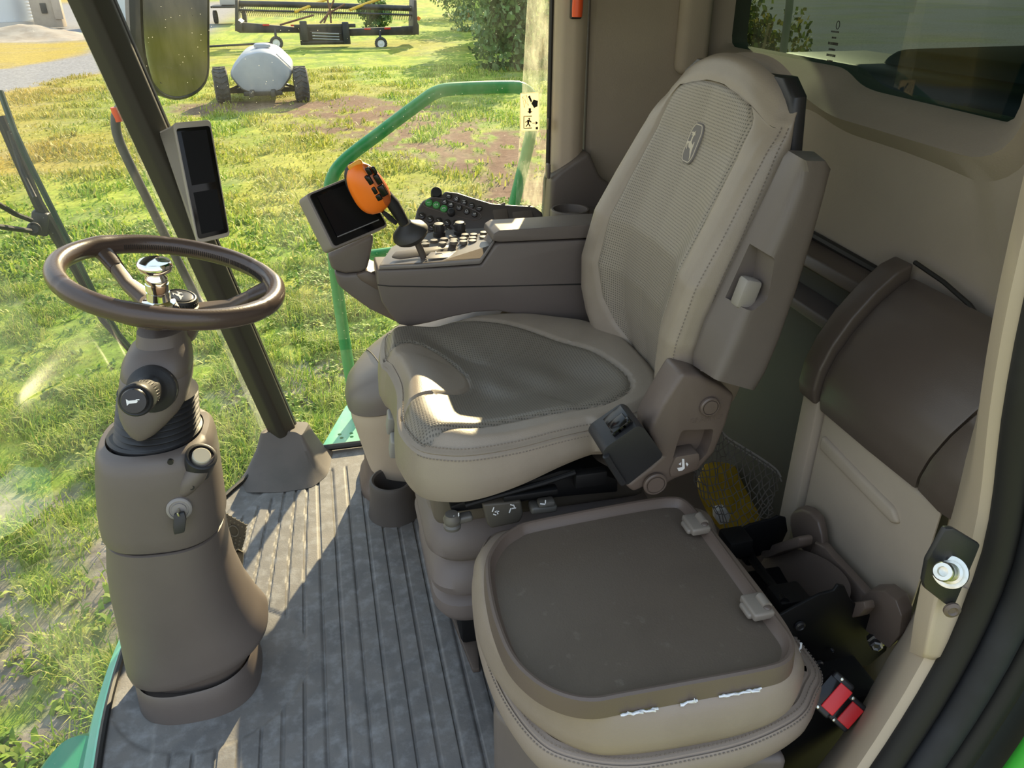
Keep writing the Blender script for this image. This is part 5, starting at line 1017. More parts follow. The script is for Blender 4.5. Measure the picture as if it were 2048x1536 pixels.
mb = MB().prism([(x, 1.155, z) for x, z in prof_b], (0, -.052, 0), .006, 3); mb.build('lid_end', M['dbrown'], cab)
mb = MB().prism([(.86, 1.092, 0), (.985, 1.092, 0), (.985, .93, 0), (.86, .775, 0)], (0, 0, .572), .008, 3); cbd = mb.build('cabinet_body', M['cabinet'], cab)
mb = MB().prism([(.852, 1.150, .590), (.985, 1.150, .60), (.985, 1.150, 0), (.852, 1.150, 0)], (0, -.048, 0), .005, 2); mb.build('end_panel', M['cabinet'], cab)
# raised ledge on the body under the lid
mb = MB().prism([(.852, 1.075, .530), (.852, .955, .520), (.852, .865, .515), (.852, .845, .497), (.852, .86, .486), (.852, 1.075, .500)], (.02, 0, 0), .007, 3); mb.build('body_ledge', M['cabinet'], cbd)
mb = MB().tube([(.995, 1.11, .845), (.990, 1.03, .838), (.985, .96, .825), (.985, .86, .775), (.98, .79, .70)], .004, 6); mb.build('hinge_gap', M['ink'], cab)
# ---- brown cup holder bracket in front of the cabinet --------------------
brk_ = thing('bracket_cup_holder', 'brown moulded cup holder bracket between hinge plates and beige cabinet', 'cup holder', (.80, .90, .30))
def ear(c, name):
    c = Vector(c); o = fillet([c + Vector((0, a, b)) for a, b in ((-.033, -.055), (-.033, .015), (-.018, .047), (.018, .047), (.033, .015), (.033, -.055))], .022, 6); return o
e1_ = [(0.845,1.084,0.326),(0.845,1.089,0.345),(0.845,1.081,0.363),(0.845,1.059,0.384),(0.845,1.032,0.396),(0.845,1.006,0.395),(0.845,0.989,0.377),(0.845,0.977,0.355),(0.845,0.995,0.31),(0.845,1.061,0.3)]
mb = MB().prism(e1_, (-.022, -.012, 0), .006, 3); mb.build('rear_lobe', M['brown'], brk_)
e2_ = [(0.835,0.835,0.345),(0.835,0.841,0.364),(0.835,0.828,0.388),(0.835,0.799,0.415),(0.835,0.771,0.421),(0.835,0.752,0.406),(0.835,0.746,0.369),(0.835,0.757,0.33),(0.835,0.762,0.328),(0.835,0.822,0.312)]
mb = MB().prism(e2_, (-.030, -.012, 0), .006, 3); mb.build('front_lobe', M['brown'], brk_)
ar = [(0.835,0.994,0.355),(0.835,0.965,0.366),(0.835,0.946,0.364),(0.835,0.904,0.365),(0.835,0.84,0.365),(0.835,0.83,0.355),(0.835,0.841,0.326),(0.835,0.873,0.296),(0.835,0.887,0.315),(0.835,0.894,0.327),(0.835,0.921,0.327),(0.835,0.96,0.327),(0.835,1.006,0.3)]
mb = MB().prism(ar, (-.018, -.01, 0), .004, 2); mb.build('arm', M['brown'], brk_)
R = [[Vector(p) for p in r] for r in ([(0.8,1.091,0.246),(0.8,1.04,0.297),(0.8,0.99,0.335),(0.8,0.927,0.366),(0.8,0.871,0.377),(0.8,0.849,0.363),(0.8,0.855,0.329),(0.8,0.915,0.28),(0.8,0.986,0.239),(0.8,1.062,0.212)],)]
r0 = R[0]; c0 = sum(r0, Vector()) / len(r0); r0 = cr(r0, 48, True)
inn = [c0 + (p - c0) * .88 for p in r0]; dn2 = Vector((-.02, .02, -.10))
mb = MB().rings([[p + dn2 for p in r0], r0, [p + Vector((0, 0, .002)) for p in inn], [c0 + (p - c0) * .80 + dn2 * .9 for p in r0]]); mb.build('cup_pocket', M['brown'], brk_)
mb = MB().prism([(0.8,1.081,0.245),(0.8,1.073,0.27),(0.8,1.048,0.294),(0.8,1.044,0.31),(0.8,1.017,0.339),(0.8,0.975,0.385),(0.8,0.967,0.383),(0.8,0.967,0.366),(0.8,1.011,0.318),(0.8,1.051,0.27)], (-.03, 0, 0), .004); mb.build('rear_flange', M['brown'], brk_)
mb = MB().prism([(0.79,0.837,0.336),(0.79,0.835,0.349),(0.79,0.786,0.402),(0.79,0.778,0.393),(0.79,0.786,0.37),(0.79,0.82,0.327)], (-.02, 0, 0), .003); mb.build('front_flange', M['brown'], brk_)
# ---- cargo net and yellow bag --------------------------------------------
net = thing('cargo_net', 'sagging cord net stretched behind the driver seat', 'net', (.82, 1.28, .2))
na = [(0.833,1.42,0.364), (0.85,1.4,0.335), (0.868,1.36,0.329), (0.906,1.33,0.308), (0.932,1.3,0.292), (0.935,1.28,0.282)]; nb = [(0.726,1.3,0.296), (0.737,1.28,0.274), (0.758,1.24,0.238), (0.784,1.2,0.206), (0.823,1.19,0.188), (0.891,1.22,0.215)]
na = cr(na, 26); nb = cr(nb, 26); nm = MB(); G = []
for j in range(26):
    col_ = []
    for i in range(17):
        v = i / 16; p = na[j].lerp(nb[j], v); p = p + Vector((-.02, -.02, 0)) * math.sin(v * PI) + Vector((rr_.random() - .5, 0, rr_.random() - .5)) * .008; col_.append(p)
    G.append(col_)
for j in range(26):
    for i in range(16):
        q = G[j][i + 1]
        if (i + j) % 2 == 0:
            for jj in (j - 1, j + 1):
                if 0 <= jj < 26: nm.tube([G[j][i], G[j][i].lerp(G[jj][i + 1], .5), G[jj][i + 1]], .0013, 4, caps=False)
mesh_ = nm.build('net_mesh', M['netm'], net)
MB().tube(na, .0026, 6).build('top_cord', mat('pale_cord', (.35, .32, .28), .9), net); MB().tube([p + Vector((.004, 0, -.012)) for p in na], .002, 6).build('edge_cord', bpy.data.materials['pale_cord'], net)
mb = MB(); bb = [(0.804,1.43,0.176), (0.845,1.44,0.178), (0.895,1.44,0.16), (0.939,1.41,0.125), (0.983,1.37,0.1), (0.984,1.34,0.073), (0.915,1.32,0.059), (0.857,1.33,0.08), (0.824,1.38,0.114)]
rb_ = cr(bb, 40, True); cb_ = sum(rb_, Vector()) / 40; dpt = Vector((.05, .06, 0))
mb.rings([[p + dpt * 1.2 for p in rb_], [p + dpt * .4 for p in rb_], [cb_ + (p - cb_) * .9 for p in rb_], [cb_ + (p - cb_) * .45 - dpt * .25 + Vector((0, 0, .006 * math.sin(i))) for i, p in enumerate(rb_)]]); yb_ = tag(mb.build('bag', M['netyel']), 'yellow bag held behind the cord net', 'bag')
MB().prism([(0.811,1.325,0.176),(0.836,1.325,0.178),(0.852,1.325,0.157),(0.85,1.325,0.134),(0.827,1.325,0.132),(0.815,1.325,0.149)], (0, .02, 0), .002).build('white_patch', M['white'], yb_)
# ---- second seat belt buckles --------------------------------------------
def buckle(c, U, V, N, name, label, w=.052, h=.062):
    c = Vector(c); t = thing(name, label, 'buckle', c - N * .02); Mx = Matrix((U, V, N)).transposed()
    MB().box(c - N * .016, (w, h, .036), .004, Mx, 3).build('buckle_body', M['black'], t)
    MB().box(c + U * -.010 + N * .0022, (.018, h * .68, .002), .0008, Mx).build('tongue_slot', M['gloss'], t)
    MB().box(c + U * .008 + N * .0030, (.021, h * .72, .005), .0015, Mx, 3).build('release_button', M['red'], t)
    for s in (-1, 1): MB().lathe([(.0028, .001), (.0028, .0030), (.002, .0036), (.001, .0036)], c + U * (.0 + s * .0) + V * s * h * .43 + U * -.004 + N * .001, N, 12).build('rivet', M['steel'], t)
    return t
q4 = [Vector(p) for p in ((0.635,0.698,0.307), (0.683,0.712,0.349), (0.702,0.685,0.335), (0.655,0.673,0.295))]
bV = ((q4[1] - q4[0]) + (q4[2] - q4[3])).normalized(); bU = (q4[3] - q4[0]); bU = (bU - bV * bU.dot(bV)).normalized(); bN = bU.cross(bV).normalized()
qc = sum(q4, Vector()) / 4
buckle(qc, bU, bV, bN, 'belt_buckle', 'black seat belt buckle with red button, nearer one by the cushion', (q4[3] - q4[0]).length, (q4[1] - q4[0]).length)
buckle(qc + bU * .034 + bV * -.004 - bN * .034, bU, bV, bN, 'belt_buckle', 'second seat belt buckle tucked partly behind the nearer one', .040, .052)
# bolt head in the dark by the hinge
tag(MB().lathe([(.014, -.012), (.014, .0), (.010, .001), (.010, .010), (.007, .012), (.004, .009), (.001, .009)], (0.808,0.775,0.312), (-.5, -.8, .1), 6).build('hex_bolt', M['bolt'], None, False), 'dull hex bolt beside the black hinge plate', 'bolt')
# ---- door striker --------------------------------------------------------
stt = thing('door_striker', 'silver door striker pin on a black bracket at the door pillar', 'striker', (0.69,0.585,0.656))
mb = MB().prism([(0.621,0.556,0.677),(0.617,0.556,0.709),(0.628,0.556,0.753),(0.639,0.556,0.751),(0.685,0.556,0.719),(0.684,0.556,0.697),(0.679,0.556,0.629),(0.667,0.556,0.63),(0.626,0.556,0.666)], (0, .008, 0), .003, 2); mb.build('striker_plate', M['black'], stt)
sN = (Vector((0.585,0.52,0.735)) - Vector((0.669,0.568,0.674))).normalized(); s0 = Vector((0.652,0.552,0.689)) + sN * .010
mb = MB().lathe([(.0185, -.004), (.0185, .0025), (.0165, .003), (.0135, .003), (.0135, .006), (.0105, .007), (.0095, .012), (.0075, .016), (.0075, .034), (.0105, .036), (.0110, .043), (.0095, .046), (.0055, .046), (.0050, .038), (.001, .037)], s0, sN, 36); mb.build('striker_pin', M['steel'], stt)
sc_w = MB().lathe([(.010, 0), (.010, .003), (.006, .005), (.004, .003), (.001, .003)], (0.671,0.553,0.627), (-.3, -1, .1), 20); tag(sc_w.build('screw', M['brown']), 'recessed screw below the striker bracket', 'screw')
# lower trim of the door pillar
mb = MB().rings([fillet(r, .010, 4) for r in ([(0.672,0.61,0.63), (0.667,0.572,0.653), (0.733,0.575,0.62), (0.786,0.64,0.598)], [(0.693,0.62,0.544), (0.664,0.568,0.597), (0.726,0.57,0.572), (0.794,0.65,0.525)], [(0.702,0.62,0.492), (0.669,0.566,0.542), (0.718,0.566,0.517), (0.788,0.65,0.45)], [(0.705,0.622,0.478), (0.68,0.574,0.522), (0.727,0.574,0.497), (0.786,0.65,0.44)])])
t = struct(mb.build('trim_21', M['tan'])); t['label'] = 'tan lower pillar cover below the door striker'
# ---- decal and emergency hammer -------------------------------------------
dcl = thing('exit_decal', 'cream emergency exit sticker on the right window glass', 'sticker', (0.549,2.083,0.919))
def DW(px_, w_=None): return px_
d0 = [Vector(p) for p in [(0.521,2.08,1.016),(0.573,2.08,1.017),(0.575,2.08,0.919),(0.521,2.08,0.92)]]
MB().prism(fillet(d0, .004, 4), (0, .0015, 0), 0).build('sticker_sheet', M['decal'], dcl, False)
def dl(u, v, o=.0006): return d0[0].lerp(d0[1], u).lerp(d0[3].lerp(d0[2], u), v) + Vector((0, -o, 0))
ink = MB()
def dline(pts, r=.0007): ink.tube([dl(u, v) for u, v in pts], r, 5)
def dpoly(pts): ink.prism([dl(u, v) for u, v in pts], (0, .0005, 0), 0)
for pts in ([(.12, .10), (.33, .06), (.43, .33), (.22, .38), (.12, .10)], [(.12, .10), (.43, .33)], [(.33, .06), (.22, .38)]): dline([pts[0]] + [p for p in pts[1:]], .0004)
dpoly([(.40, .10), (.50, .07), (.62, .22), (.56, .26)]); dpoly([(.58, .28), (.70, .18), (.92, .22), (.90, .36), (.72, .40)])
dpoly([(.44, .40), (.56, .40), (.56, .48), (.64, .48), (.50, .545), (.36, .48), (.44, .48)])
dline([(.60, .61), (.20, .61), (.20, .92), (.60, .92)], .0013)
dpoly([(.42, .66), (.50, .65), (.52, .69), (.46, .71)]); dpoly([(.40, .70), (.52, .71), (.60, .76), (.56, .78), (.48, .75), (.46, .80), (.54, .86), (.50, .90), (.42, .82), (.34, .88), (.28, .88), (.38, .80), (.36, .74), (.30, .78), (.26, .76)])
dline([(.62, .79), (.84, .79)], .0009); dpoly([(.80, .74), (.93, .79), (.80, .84)]); dpoly([(.80, .90), (.92, .89), (.92, .96), (.80, .96)])
for pts in ([(.03, .01), (.97, .01), (.97, .99), (.03, .99), (.03, .01)],): dline(pts, .0004)
ink.build('sticker_print', M['ink'], dcl, False)
hm = thing('emergency_hammer', 'orange emergency hammer in a black clip high on the tan pillar', 'hammer', (0.649,2.03,1.212))
MB().box((0.649,2.03,1.214), (.028, .016, .045), .004, None, 3).build('clip', M['black'], hm)
MB().lathe([(.0125, -.02), (.0135, .0), (.0125, .06), (.010, .10)], (0.647,2.012,1.217), (.02, 0, 1), 20).build('handle', M['orange2'], hm)
MB().lathe([(.002, 0), (.002, .002), (.001, .002)], (0.647,2.021,1.202), (0, -1, 0), 10).build('clip_screw', M['ink'], hm)
# small clip on the pillar edge by the glass
tag(MB().box((0.591,2.05,0.941), (.006, .014, .028), .002).build('edge_clip', M['black']), 'small black clip on the pillar edge beside the sticker', 'clip')
tag(MB().box((0.591,2.045,0.82), (.010, .02, .040), .004, None, 3).build('latch_cap', M['taupe']), 'small taupe latch cap low on the tan pillar edge', 'latch')
# printed marks on the rear window
pm = MB()
gl_t = thing('glass_marking', 'black printed glass marking on the rear window', 'marking', (1.11,1.607,1.131))
for (a, b, s_, tx_) in ((1676, 50, .020, 'A'), (1674, 66, .012, 'AS2'), (1674, 73, .014, '43R-001'), (1672, 80, .013, 'M2 DOT 27'), (1674, 92, .010, '1 1'), (1676, 100, .010, '027'), (1674, 112, .010, '. .  .')):
    pass
gp0 = Vector((1.112,1.629,1.194)); MB().tube([gp0 + Vector((0, .006 * math.cos(a), .008 * math.sin(a))) for a in [2 * PI * k / 16 for k in range(16)]], .0008, 5, closed=True).build('ring_mark', M['ink'], gl_t)
gm_ = MB(); rg = random.Random(4)
for k, (n_d, w_) in enumerate(((7, 1), (4, 1), (9, 1.6), (6, 1.2), (8, 1.4), (5, 1.3), (6, .8), (3, 1.2))):
    for j in range(n_d): gm_.box(gp0 + Vector((0, (j - n_d / 2) * -.0042 + .004, -.0135 - .0118 * k)), (.0004, .0026 + .001 * rg.random(), .0034 * w_), 0)
gm_.build('printed_rows', M['ink'], gl_t, False)['kind'] = 'stuff'
# ================================================================ OUTSIDE, ON THE MACHINE
wip = thing('windshield_wiper', 'long black wiper outside the windshield left of the steering wheel', 'wiper', (-0.6,1.891,0.809))
mb = MB().tube([(-0.635,1.922,1.076), (-0.62,1.893,0.997), (-0.61,1.889,0.941), (-0.58,1.896,0.772), (-0.55,1.899,0.611), (-0.525,1.911,0.51), (-0.51,1.938,0.452)], .0065, 8); mb.build('wiper_blade', M['dkgreen'], wip)
mb = MB().tube([(-0.65,1.926,1.026), (-0.635,1.917,0.931), (-0.625,1.922,0.842), (-0.615,1.929,0.788), (-0.6,1.964,0.667), (-0.575,1.983,0.527), (-0.545,2.03,0.419)], [.012, .012, .012, .014, .009, .008, .006], 8); mb.build('wiper_arm', M['black'], wip)
mb = MB().tube([(-0.625,1.877,1.003), (-0.62,1.869,0.919), (-0.6,1.839,0.872)], .0045, 8); mb.build('wiper_link', M['black'], wip)
mb = MB().box((-0.63,1.923,0.796), (.035, .03, .055), .006, (0, .3, 0)); mb.lathe([(.014, -.02), (.014, .012), (.009, .016), (.001, .016)], (-0.63,1.87,0.797), (.3, -1, .2), 16); mb.build('wiper_pivot', M['black'], wip)
for a in (((-0.65,1.744,0.896), (-0.64,1.818,0.845), (-0.63,1.868,0.817)), ((-0.65,1.705,0.854), (-0.64,1.794,0.82), (-0.63,1.844,0.8))): MB().tube(list(a), .0055, 8).build('parallel_rod', M['black'], wip)
mir = thing('side_mirror', 'tall exterior rear-view mirror hanging beyond the corner post', 'mirror', (-0.33,2.3,1.13))
mo = cr([(-0.384,2.16,1.075), (-0.38,2.19,1.037), (-0.362,2.23,1.011), (-0.334,2.28,1.001), (-0.297,2.33,1.012), (-0.269,2.36,1.048), (-0.251,2.355,1.136), (-0.222,2.345,1.298), (-0.189,2.33,1.479), (-0.252,2.22,1.488), (-0.31,2.12,1.46), (-0.35,2.125,1.299), (-0.378,2.135,1.154)], 64, True)
mN = (Vector(mo[40]) - Vector(mo[8])).cross(Vector(mo[24]) - Vector(mo[8])).normalized()
if mN.y > 0: mN = -mN
mb = MB().rings([[p - mN * .07 + (sum(mo, Vector()) / 64 - p) * .25 for p in mo], [p - mN * .03 for p in mo], mo, inset(mo, .006, mN, .002), inset(mo, .009, mN, -.001)]); mh = mb.build('mirror_housing', M['black'], mir)
mm = bpy.data.materials.new('mirror_glass'); mm.use_nodes = True; b = mm.node_tree.nodes['Principled BSDF']; b.inputs['Metallic'].default_value = 1; b.inputs['Base Color'].default_value = (.15, .16, .15, 1); b.inputs['Roughness'].default_value = .07
g = inset(mo, .009, mN, .000); MB().rings([g, [p - mN * .002 for p in g]]).build('mirror_glass', mm, mh)
bar = tag(MB().tube(cr([(-0.471,2.32,0.976), (-0.483,2.32,0.989), (-0.501,2.32,0.977), (-0.516,2.32,0.944), (-0.515,2.32,0.884), (-0.476,2.32,0.722), (-0.443,2.32,0.59), (-0.419,2.32,0.497), (-0.398,2.3,0.443), (-0.366,2.24,0.414), (-0.327,2.14,0.421), (-0.285,2.03,0.446)], 60), .0125, 12).build('grab_bar', mat('weathered_bar', (.085, .08, .075), .5, var=(20, (.13, .12, .11), .5, .7))), 'grey bent grab bar outside, left of the dark corner post', 'grab bar')
tag(MB().lathe([(.0135, -.018), (.0140, .0), (.0135, .018)], (-0.505,2.318,0.965), (-.1, 0, 1), 16).build('reflector_band', M['orange2']), 'orange reflector band round the grab bar top', 'reflector')
hr = thing('handrail', 'green tubular handrail with sloping top outside the right window', 'handrail', (-0.014,2.36,-0.179))
mb = MB().tube(cr([(0.032,2.3,-0.158), (0.021,2.33,-0.006), (0.01,2.35,0.209), (0.004,2.36,0.413), (0.004,2.36,0.543), (0.01,2.36,0.681), (0.021,2.36,0.752), (0.064,2.37,0.805), (0.175,2.38,0.878), (0.295,2.39,0.954), (0.346,2.39,0.983), (0.404,2.4,0.99), (0.559,2.42,0.988), (0.615,2.42,0.981), (0.647,2.42,0.945), (0.642,2.42,0.857), (0.617,2.42,0.747), (0.591,2.42,0.645), (0.557,2.42,0.515), (0.513,2.42,0.344)], 140), .0185, 16); mb.build('rail_tube', M['green'], hr)
MB().tube([(0.004,2.37,0.508), (0.116,2.39,0.508), (0.211,2.4,0.511), (0.541,2.42,0.525)], .0165, 14).build('mid_rail', M['green'], hr)
plt = thing('outside_platform', 'pale green metal platform plate with holes outside the right window', 'platform', (.2, 2.3, -.06))
pp = [(-0.114,2.128,-0.035), (.62, 2.115, -.035), (.62, 2.62, -.035), (.20, 2.62, -.035), (-0.012,2.418,-0.035)]
po = MB().prism(pp, (0, 0, -.03), .002).build('plate', M['greenpale'], plt)
for c, r in (((-0.026,2.159,-0.03), .016), ((-0.035,2.21,-0.03), .0065), ((-0.003,2.209,-0.03), .0065), ((-0.04,2.233,-0.03), .0065), ((-0.003,2.231,-0.03), .0065)):
    ct = MB().lathe([(r, -.06), (r, .06)], (c[0], c[1], -.05), (0, 0, 1), 20).build('cutter', M['ink'], None, False); cut(po, ct)
# green body corner below the windshield, lower left
gb = tag(MB().rings([ell(-.585, 1.02, -.02, .055, .17, 2.6, 48), ell(-.585, 1.02, -.06, .085, .21, 2.6, 48), ell(-.58, 1.0, -.25, .10, .24, 2.6, 48)]).build('lamp_housing', mat('teal_green_paint', (.03, .26, .14), .35)), 'teal green rounded housing outside, bottom left corner', 'housing')
# rear deck seen through the rear window
rd = thing('rear_hood', 'dark green engine hood behind the rear window', 'hood', (2.2, 1.7, .4))
mb = MB().box((2.25, 1.62, .70), (1.10, 1.30, .78), .07, (0, 0, .05), 5); mb.build('hood_shell', mat('hood_green', (.010, .035, .026), .6, spec=.3), rd)
mb = MB().box((1.74, 1.80, .66), (.50, 1.76, .78), .10, None, 4); mb.build('hood_front', M['black'], rd)
gt = thing('grain_tank_sun_block', 'unseen green grain tank body added above and behind the cab to block the sun', 'tank', (3.2, 1.3, 1.4))  # out of view; added to keep sun and sky off the rear window sill
MB().box((3.2, 1.3, 2.2), (3.2, 3.4, 1.6), .10, None, 3).build('sun_block_shell', M['green'], gt)
tag(MB().tube([(3.4,5.584,0.638), (3.4,5.595,0.808), (3.4,5.599,1.04), (3.4,5.631,1.295)], .028, 10).build('post', M['tan']), 'pale post standing outside behind the rear window', 'post')
# ================================================================ FIELD
# ---- tank trailer
tt_ = thing('tank_trailer', 'grey white water tank on a two-wheeled black trailer in the grass', 'trailer', (-1.45, 26, -2.2))
def tk(y, k): return resample(fillet([(-1.44 + a * k, y, -1.36 + b * k) for a, b in ((-.88, -.06), (-.78, .16), (-.42, .50), (.10, .60), (.50, .50), (.86, .12), (.88, -.10), (.55, -.50), (.30, -.56), (-.35, -.56), (-.62, -.46))], .16, 6), 80)
mb = MB().rings([tk(25.30, .80), tk(25.33, .93), tk(25.42, 1.0), tk(26.4, 1.03), tk(27.8, 1.03), tk(28.6, .95), tk(28.8, .7)]); tb = mb.build('tank', M['tank'], tt_)
MB().lathe([(.24, 0), (.24, .08), (.20, .11), (.001, .11)], (-1.35, 26.4, -.76), (0, 0, 1), 24).build('tank_lid', M['tank'], tb)
mb = MB(); 
for a, b in (((.50, .50), (.86, .12)),): mb.tube([(-1.44 + a[0] * 1.0, 25.36, -1.36 + a[1]), (-1.44 + (a[0] + b[0]) / 2, 25.36, -1.36 + (a[1] + b[1]) / 2), (-1.44 + b[0], 25.36, -1.36 + b[1])], .02, 6)
mb.build('tank_rib', M['tank'], tb)
mb = MB().box((-1.45, 25.9, -1.90), (2.3, .14, .14), .02); mb.box((-1.75, 26.6, -1.88), (.12, 3.8, .14), .02); mb.box((-1.15, 26.6, -1.88), (.12, 3.8, .14), .02); mb.box((-1.45, 25.36, -1.93), (1.1, .10, .12), .02)
for s in (-1, 1): mb.tube([(-1.45 + s * .95, 25.7, -1.85), (-1.45 + s * .6, 25.6, -1.7), (-1.45 + s * .5, 25.5, -1.55)], .04, 8)
mb.build('trailer_frame', M['hblack'], tt_)
def tyre(c, R_, w_, axis, parent, rimw=.55, m_rim=None):
    mb = MB().lathe([(R_ * rimw, -w_ * .42), (R_ * .80, -w_ * .5), (R_ * .95, -w_ * .42), (R_, -w_ * .2), (R_, w_ * .2), (R_ * .95, w_ * .42), (R_ * .80, w_ * .5), (R_ * rimw, w_ * .42)], c, axis, 36, caps=False)
    q = Vector(axis).to_track_quat('Z', 'Y').to_matrix()
    for k in range(20):
        a = 2 * PI * k / 20
        for s in (-1, 1): mb.box(Vector(c) + q @ Vector((R_ * math.cos(a), R_ * math.sin(a), s * w_ * .2)), (.03, R_ * .12, w_ * .42), .004, q @ Matrix.Rotation(a, 3, 'Z') @ Matrix.Rotation(s * .5, 3, 'X'), 1)
    o = mb.build('tyre', M['tire'], parent); MB().lathe([(R_ * rimw * 1.02, -w_ * .3), (R_ * rimw * .9, -w_ * .34), (R_ * rimw * .35, -w_ * .2), (R_ * .18, -w_ * .42), (.001, -w_ * .42)], c, axis, 28).build('rim', m_rim or M['tire'], o); return o
tyre((-2.62, 25.75, -1.72), .50, .42, (1, .1, 0), tt_); tyre((-.34, 25.55, -1.74), .50, .42, (-1, -.05, 0), tt_)
# ---- harvesting header
hd_ = thing('draper_header', 'wide black harvesting header with toothed reel parked on the far grass', 'header', (1.1, 44, -2.2))
mb = MB().prism([(-3.338,44.2,-0.988),(-0.413,44.2,-1.276),(-0.347,44.2,-1.528),(-3.228,44.2,-1.484),(-3.402,44.2,-1.391)], (0, .35, 0), .02); mb.prism([(2.093,44.2,-1.38),(5.614,44.2,-1.289),(5.621,44.2,-1.62),(5.434,44.2,-1.712),(2.112,44.2,-1.706)], (0, .35, 0), .02); mb.build('rear_panel', M['hblack'], hd_)
for x, y_, s_ in ((472, 0, 0), (834, 0, 0)): pass
MB().prism([(-3.209,43.9,-0.01),(-3.093,43.9,-0.01),(-3.208,43.9,-0.885),(-3.043,43.9,-1.021),(-3.105,43.9,-1.422),(-3.426,43.9,-1.372)], (0, 2.0, 0), .01).build('end_shield', M['hblack'], hd_)
MB().prism([(5.441,43.9,-0.073),(5.568,43.9,-0.074),(5.56,43.9,-1.108),(5.63,43.9,-1.226),(5.604,43.9,-1.695),(5.297,43.9,-1.643)], (0, 2.0, 0), .01).build('end_shield', M['hblack'], hd_)
mb = MB().box((0.908,43.8,-1.202), (3.0, .25, .16), .02); mb.box((-0.139,43.8,-1.415), (.35, .4, .9), .04); mb.box((1.907,43.8,-1.537), (.32, .4, 1.0), .04); mb.box((0.827,43.8,-1.935), (2.2, .2, .10), .02)
for yy_ in (64, 69, 74, 79): mb.tube([(0.364,43.8,-0.033)[0:1] + P(622,yy_,y=43.8)[1:3] if False else (0.146,43.8,-1.465), (0.873,43.8,-1.522), (1.655,43.8,-1.58)], .03, 8) if yy_ == 64 else None
mb.box((0.868,44.3,-1.693), (2.5, .15, .80), .02); mb.build('adapter_frame', M['hblack'], hd_)
for yy_ in (0, 1, 2): MB().tube([Vector((0.238,43.7,-1.505)) + Vector((0, 0, -.13 * yy_)), Vector((0.868,43.7,-1.538)) + Vector((0, 0, -.13 * yy_)), Vector((1.553,43.7,-1.572)) + Vector((0, 0, -.13 * yy_))], .035, 8).build('adapter_tube', mat('bare_metal%d' % yy_, (.30, .31, .30), .4, metal=.6), hd_)
rl = MB().tube([(-3.172,45,-0.199), (1.037,45,-0.325), (5.502,45,-0.504)], .14, 12).build('reel_tube', M['hblack'], hd_)
MB().tube([(-3.189,44.6,-0.474), (0.993,44.6,-0.628), (5.487,44.6,-0.792)], .05, 8).build('reel_bat', M['hblack'], hd_)
tn = MB(); A_, B_ = Vector((-3.125,44.9,-0.241)), Vector((5.436,44.9,-0.523))
for k in range(96):
    p = A_.lerp(B_, k / 95); tn.tube([p, p + Vector((.01, -.02, -.18)), p + Vector((.03, .06, -.38))], .014, 4)
tn = tn.build('reel_tines', M['hblack'], hd_); tn['kind'] = 'stuff'
tn2 = MB(); A_, B_ = Vector((-3.145,44.6,-0.496)), Vector((5.434,44.6,-0.815))
for k in range(96):
    p = A_.lerp(B_, k / 95); tn2.tube([p, p + Vector((.02, .03, -.24))], .012, 4)
tn2 = tn2.build('bat_tines', M['hblack'], hd_); tn2['kind'] = 'stuff'
for a in (((-0.473,44.5,-0.586), (0.421,45,-0.297), (1.337,45.5,0.001)), ((2.242,44.5,-0.522), (3.05,45,-0.273), (4.14,45.5,0.028))): MB().tube(list(a), .07, 8).build('lift_arm', M['hyellow'], hd_)
for a in (((-1.274,44.4,-1.161), (-0.269,44.4,-0.901), (0.436,44.4,-0.727)), ((1.173,44.4,-0.057), (1.247,44.4,-0.509), (1.233,44.4,-1.103)), ((0.886,44.4,-1.098), (1.193,44.4,-0.554), (1.491,44.4,-0.059)), ((0.689,44.4,-1.096), (1.183,44.4,-0.644), (2.015,44.4,-0.244))): MB().tube(list(a), .045, 8).build('strut', mat('reddish_strut', (.16, .07, .04), .6) if 'reddish_strut' not in bpy.data.materials else bpy.data.materials['reddish_strut'], hd_)
for c in ((-1.528,43.6,-1.924), (3.603,43.6,-2.04)):
    c = Vector(c); MB().tube([c + Vector((0, .1, 0)), c + Vector((0, .2, .35)), c + Vector((0, .3, .60))], .06, 8).build('wheel_leg', M['hblack'], hd_); tyre(c, .30, .22, (.05, 1, 0), hd_, .62, M['rim'])
for a in ((532, 49), (590, 50), (735, 58), (775, 58)): MB().box((-13.46,44,0.062) if False else (0, 0, 0), (.001, .001, .001), 0) if False else None
for c in ((-1.935,44.1,-1.136), (-0.594,44.1,-1.176), (3.015,44.1,-1.387), (4.03,44.1,-1.379)): MB().box(c, (.32, .03, .08), .004).build('reflector', M['dred'], hd_)
MB().prism([(5.615,44,-0.812),(5.764,44,-0.907),(5.654,44,-1.045),(5.505,44,-0.95)], (0, .03, 0), 0).build('slow_sign', M['orange'], hd_)
tag(MB().tube([(-5.576,44.3,-2.108), (-3.559,44.3,-2.032), (-1.819,44.3,-1.971)], .05, 8).build('tow_pole', M['hblack']), 'black tow pole lying low to the left of the header', 'pole')
